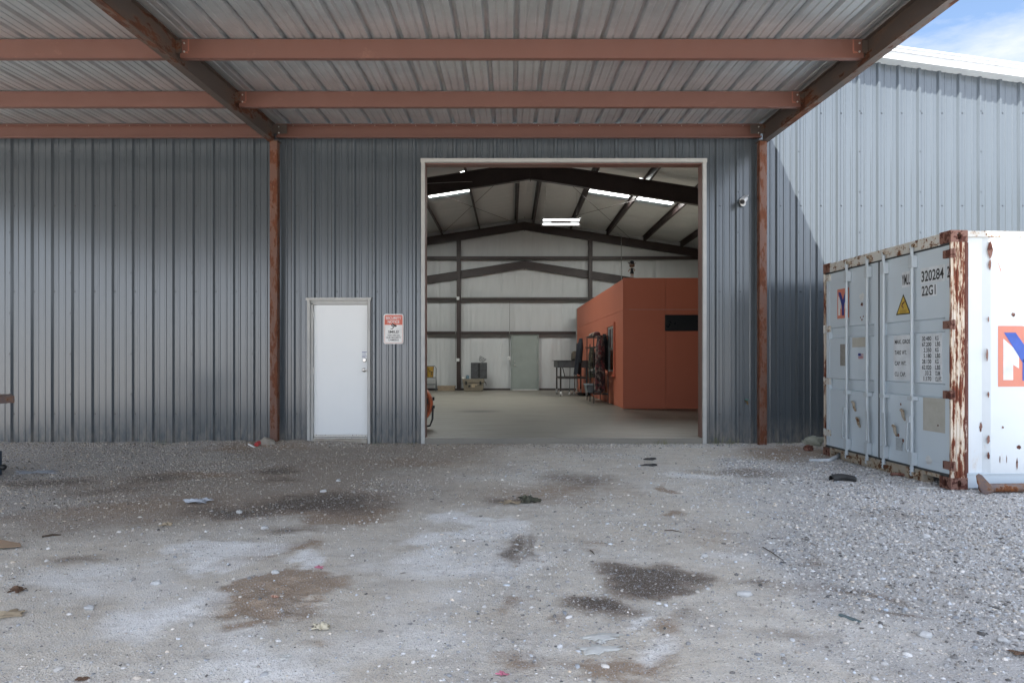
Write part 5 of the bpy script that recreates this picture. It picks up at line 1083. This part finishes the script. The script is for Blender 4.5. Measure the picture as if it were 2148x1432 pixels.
# clothes rack
rk = thing('clothes_rack', 'black metal hall tree with shelf and hooks against the orange wall', 'rack', (2.45, 18.9, FZ))
b_x0, b_x1, b_y0, b_y1 = 2.25, 2.64, 18.15, 19.75
def rod_(pts, name, r=.013): return MB().tube(pts, r, 6).build(name, m_black, rk)
for x, y, z in ((b_x0, b_y0, 1.93), (b_x1, b_y0, 1.93), (b_x0, b_y1, 1.95), (b_x1, b_y1, 1.95), (b_x0, 19.0, 1.72)): rod_([(x, y, FZ), (x, y, z)], 'upright', .014)
for z in (1.62, 1.92):
    for x in (b_x0, b_x1): rod_([(x, b_y0, z), (x, b_y1, z)], 'rail')
    for y in (b_y0, b_y1): rod_([(b_x0, y, z), (b_x1, y, z)], 'rail')
b = MB(); 
for k in range(6): x = b_x0 + (b_x1 - b_x0) * k / 5; b.box(x - .012, x + .012, b_y0, b_y1, .335, .347)
b.box(b_x0, b_x1, b_y0, b_y0 + .02, .32, .35); b.box(b_x0, b_x1, b_y1 - .02, b_y1, .32, .35); b.build('bottom_shelf', m_black, rk)
b = MB(); b.box(b_x0, b_x1, b_y0 + .1, b_y1 - .1, .905, .915); b.build('middle_shelf', m_black, rk)
b = MB()
for k in range(6): y = b_y0 + .15 + k * .25; b.tube([(b_x0, y, 1.62), (b_x0 - .06, y, 1.60), (b_x0 - .08, y, 1.66)], .006, 5)
b.build('hooks', m_black, rk)
def cloth(name, x, y, ztop, zbot, w_, d_, m, label, cat, seed=0, folds=6, flare=1.15, tilt=0.0, sleeves=True, name2='garment_body'):
    t = thing(name, label, cat, (x, y, zbot)); b = MB(); rows_ = []; n = 28
    for i in range(17):
        f = i / 16; z = ztop + (zbot - ztop) * f; wd = w_ * (0.35 + .65 * min(1, f * 5)) * (1 + (flare - 1) * f); dd = d_ * (.5 + .5 * min(1, f * 4))
        row = []
        for j_ in range(n + 1):
            a = 2 * math.pi * j_ / n; k = 1 + .16 * f * math.sin(folds * a + seed) + .06 * math.sin(3 * a + 4 * f + seed)
            row.append((tilt * f + dd * k * math.cos(a), wd * k * math.sin(a), z - zbot + (.02 * math.sin(folds * a + seed) if i == 16 else 0)))
        rows_.append(row)
    b.grid(rows_).build(name2, m, t, local=True, smooth=70)
    if sleeves:
        for s_ in (-1, 1):
            MB().tube([(0, s_ * w_ * .75, ztop - zbot - .12), (-.03, s_ * w_ * 1.15, ztop - zbot - .35), (-.03, s_ * w_ * 1.2, ztop - zbot - .62), (-.02, s_ * w_ * 1.15, ztop - zbot - .75)], [.05, .055, .05, .042], 10).build('sleeve', m, t, local=True, smooth=70)
    return t
def plaid():
    m, t, b = newmat('maroon_plaid_flannel'); v = coords(t); vo = N(t, 'ShaderNodeTexVoronoi'); vo.inputs['Scale'].default_value = 11; t.links.new(v, vo.inputs['Vector'])
    s = N(t, 'ShaderNodeSeparateColor'); t.links.new(vo.outputs['Color'], s.inputs[0])
    c = mix(t, ramp(t, s.outputs[0], .45, .55), (0.035, 0.022, 0.024), (0.16, 0.045, 0.05)); c = mix(t, ramp(t, s.outputs[1], .72, .78), c, (0.20, 0.15, 0.13)); c = mix(t, ramp(t, noise(t, v, 20, 4), .5, .6), c, (0.05, 0.045, 0.05))
    t.links.new(c, b.inputs['Base Color']); b.inputs['Roughness'].default_value = .95; return m
cloth('flannel_robe', 2.40, 18.0, 1.93, .42, .17, .13, plaid(), 'long maroon and grey patterned robe hanging at the near end of the rack', 'robe', 1, 7, 1.1)
cloth('jacket', 2.56, 18.32, 1.98, 1.0, .15, .09, mat('charcoal_wool', (0.02, 0.018, 0.02), rough=.95), 'charcoal hooded jacket hanging behind the patterned robe', 'jacket', 2, 5)
cloth('coat', 2.16, 20.6, 1.93, .82, .16, .10, mat('navy_coat_cloth', (0.012, 0.014, 0.022), rough=.9), 'long dark navy coat hanging at the far end of the rack', 'coat', 3, 5, 1.2, tilt=-.13)
cloth('camo_jacket', 2.42, 19.9, 1.65, .75, .17, .10, mat('camouflage_cloth', (0.10, 0.095, 0.065), (0.02, 0.022, 0.018), scale=11, rough=.9, p=(.47, .53)), 'camouflage jacket hanging between the coat and the robe', 'jacket', 4, 6)
capcols = [((0.30, 0.28, 0.25), 'pale'), ((0.22, 0.17, 0.13), 'tan'), ((0.08, 0.08, 0.08), 'grey black'), ((0.32, 0.24, 0.18), 'beige'), ((0.10, 0.03, 0.03), 'dark red')]
ords = ('farthest', 'second from the far end', 'in the middle', 'second from the near end', 'nearest')
for k, (c, nm) in enumerate(capcols):
    y = 19.6 - k * .28; cp = thing('cap', f'{nm} baseball cap, {ords[k]} of the row on the clothes rack', 'cap', (2.38, y, 1.925), group='caps on top of the clothes rack'); m_c = mat(f'{nm.replace(" ", "_")}_cap_cloth', c, rough=.9)
    MB().lathe([(.09, 0), (.098, .03), (.09, .08), (.06, .115), (.02, .125)], None, 16).build('crown', m_c, cp, local=True, smooth=60)
    MB().prism([(-.06, -.075), (-.19, -.06), (-.21, 0), (-.19, .06), (-.06, .075)], lambda p, q: (p[0], p[1], .004 + .006 * q)).build('brim', m_c, cp, local=True)
tt = thing('storage_tote', 'grey plastic tote with pale lid on the bottom shelf of the rack', 'tote', (2.36, 19.1, .348))
MB().prism([(-.20, 0), (.20, 0), (.235, .20), (-.235, .20)], lambda p, q: (p[0], (-.30, .30)[q], p[1])).build('tote_body', mat('grey_tote_plastic', (0.20, 0.23, 0.25), rough=.5), tt, local=True, bevel=.015)
MB().box(-.25, .25, -.33, .33, .205, .235).build('tote_lid', mat('pale_lid_plastic', (0.42, 0.47, 0.5), rough=.4), tt, local=True, bevel=.008)
for i, (y, z, c, lab) in enumerate(((18.7, .918, (0.05, 0.1, 0.08), 'green helmet on the middle shelf of the rack'), )):
    h = thing('helmet', lab, 'helmet', (2.42, y, z)); MB().lathe([(.11, 0), (.115, .05), (.10, .11), (.06, .15), (.02, .16)], None, 16).build('shell', mat('green_shell', c, rough=.4), h, local=True, smooth=60); MB().prism([(-.08, -.09), (-.16, -.06), (-.16, .06), (-.08, .09)], lambda p, q: (p[0], p[1], .01 + .008 * q)).build('peak', m_black, h, local=True)
tag(lump('glove_pile', 2.36, 19.25, .955, .12, .22, .045, mat('grey_glove_leather', (0.08, 0.08, 0.075), (0.2, 0.19, 0.17), scale=16, rough=.8), 88, 8, rough_=.5), 'pile of grey work gloves on the middle shelf of the rack', 'gloves')

# orange floor fan just inside the left jamb
fn = thing('floor_fan', 'orange drum fan mostly hidden behind the left jamb of the bay', 'fan', (-1.70, 11.6, FZ))
Mf = Matrix.Translation((-1.72, 11.6, .50)) @ Matrix.Rotation(rad(90), 4, 'X')
m_fan = mat('orange_fan_enamel', (0.62, 0.16, 0.06), (0.55, 0.13, 0.06), rough=.4)
MB().lathe([(.33, -.10), (.345, -.10), (.36, -.08), (.36, .08), (.345, .10), (.33, .10), (.325, .0)], Mf, 36).build('fan_drum', m_fan, fn, smooth=40)
g_ = MB()
for r_ in (.06, .12, .18, .24, .30): g_.tube([Mf @ Vector((r_ * math.cos(a), r_ * math.sin(a), .095)) for a in [i * math.pi / 12 for i in range(25)]], .003, 4)
for i in range(12): a = i * math.pi / 6; g_.tube([Mf @ Vector((.05 * math.cos(a), .05 * math.sin(a), .097)), Mf @ Vector((.33 * math.cos(a), .33 * math.sin(a), .097))], .004, 4)
g_.build('fan_grille', m_black, fn)
MB().tube([(-1.35, 11.5, .60), (-1.32, 11.5, .60)], .03, 10).tube([(-1.35, 11.5, .46), (-1.315, 11.5, .46)], .025, 10).build('knob', m_black, fn)
st_ = MB(); st_.tube([(-1.345, 11.5, .45), (-1.35, 11.47, .25), (-1.39, 11.45, .14), (-1.6, 11.45, FZ + .012)], .016, 8); st_.tube([(-2.2, 11.45, FZ + .012), (-1.35 - .25, 11.45, FZ + .012)], .014, 8); st_.tube([(-2.175, 11.5, .45), (-2.15, 11.47, .2), (-2.1, 11.45, FZ + .012)], .016, 8); st_.build('fan_stand', m_black, fn, smooth=60)
MB().lathe([(.05, -.05), (.05, .05)], Mf, 14).build('motor', m_black, fn)
bl = MB()
for i in range(4): a = i * math.pi / 2; bl.add([Mf @ Vector(p) for p in ((.05 * math.cos(a), .05 * math.sin(a), -.02), (.30 * math.cos(a - .3), .30 * math.sin(a - .3), -.04), (.30 * math.cos(a + .35), .30 * math.sin(a + .35), .04), (.05 * math.cos(a + .6), .05 * math.sin(a + .6), .02))], [(0, 1, 2, 3)])
bl.build('fan_blades', m_ladder, fn, solid=.004)
print('objects', len(S.objects))
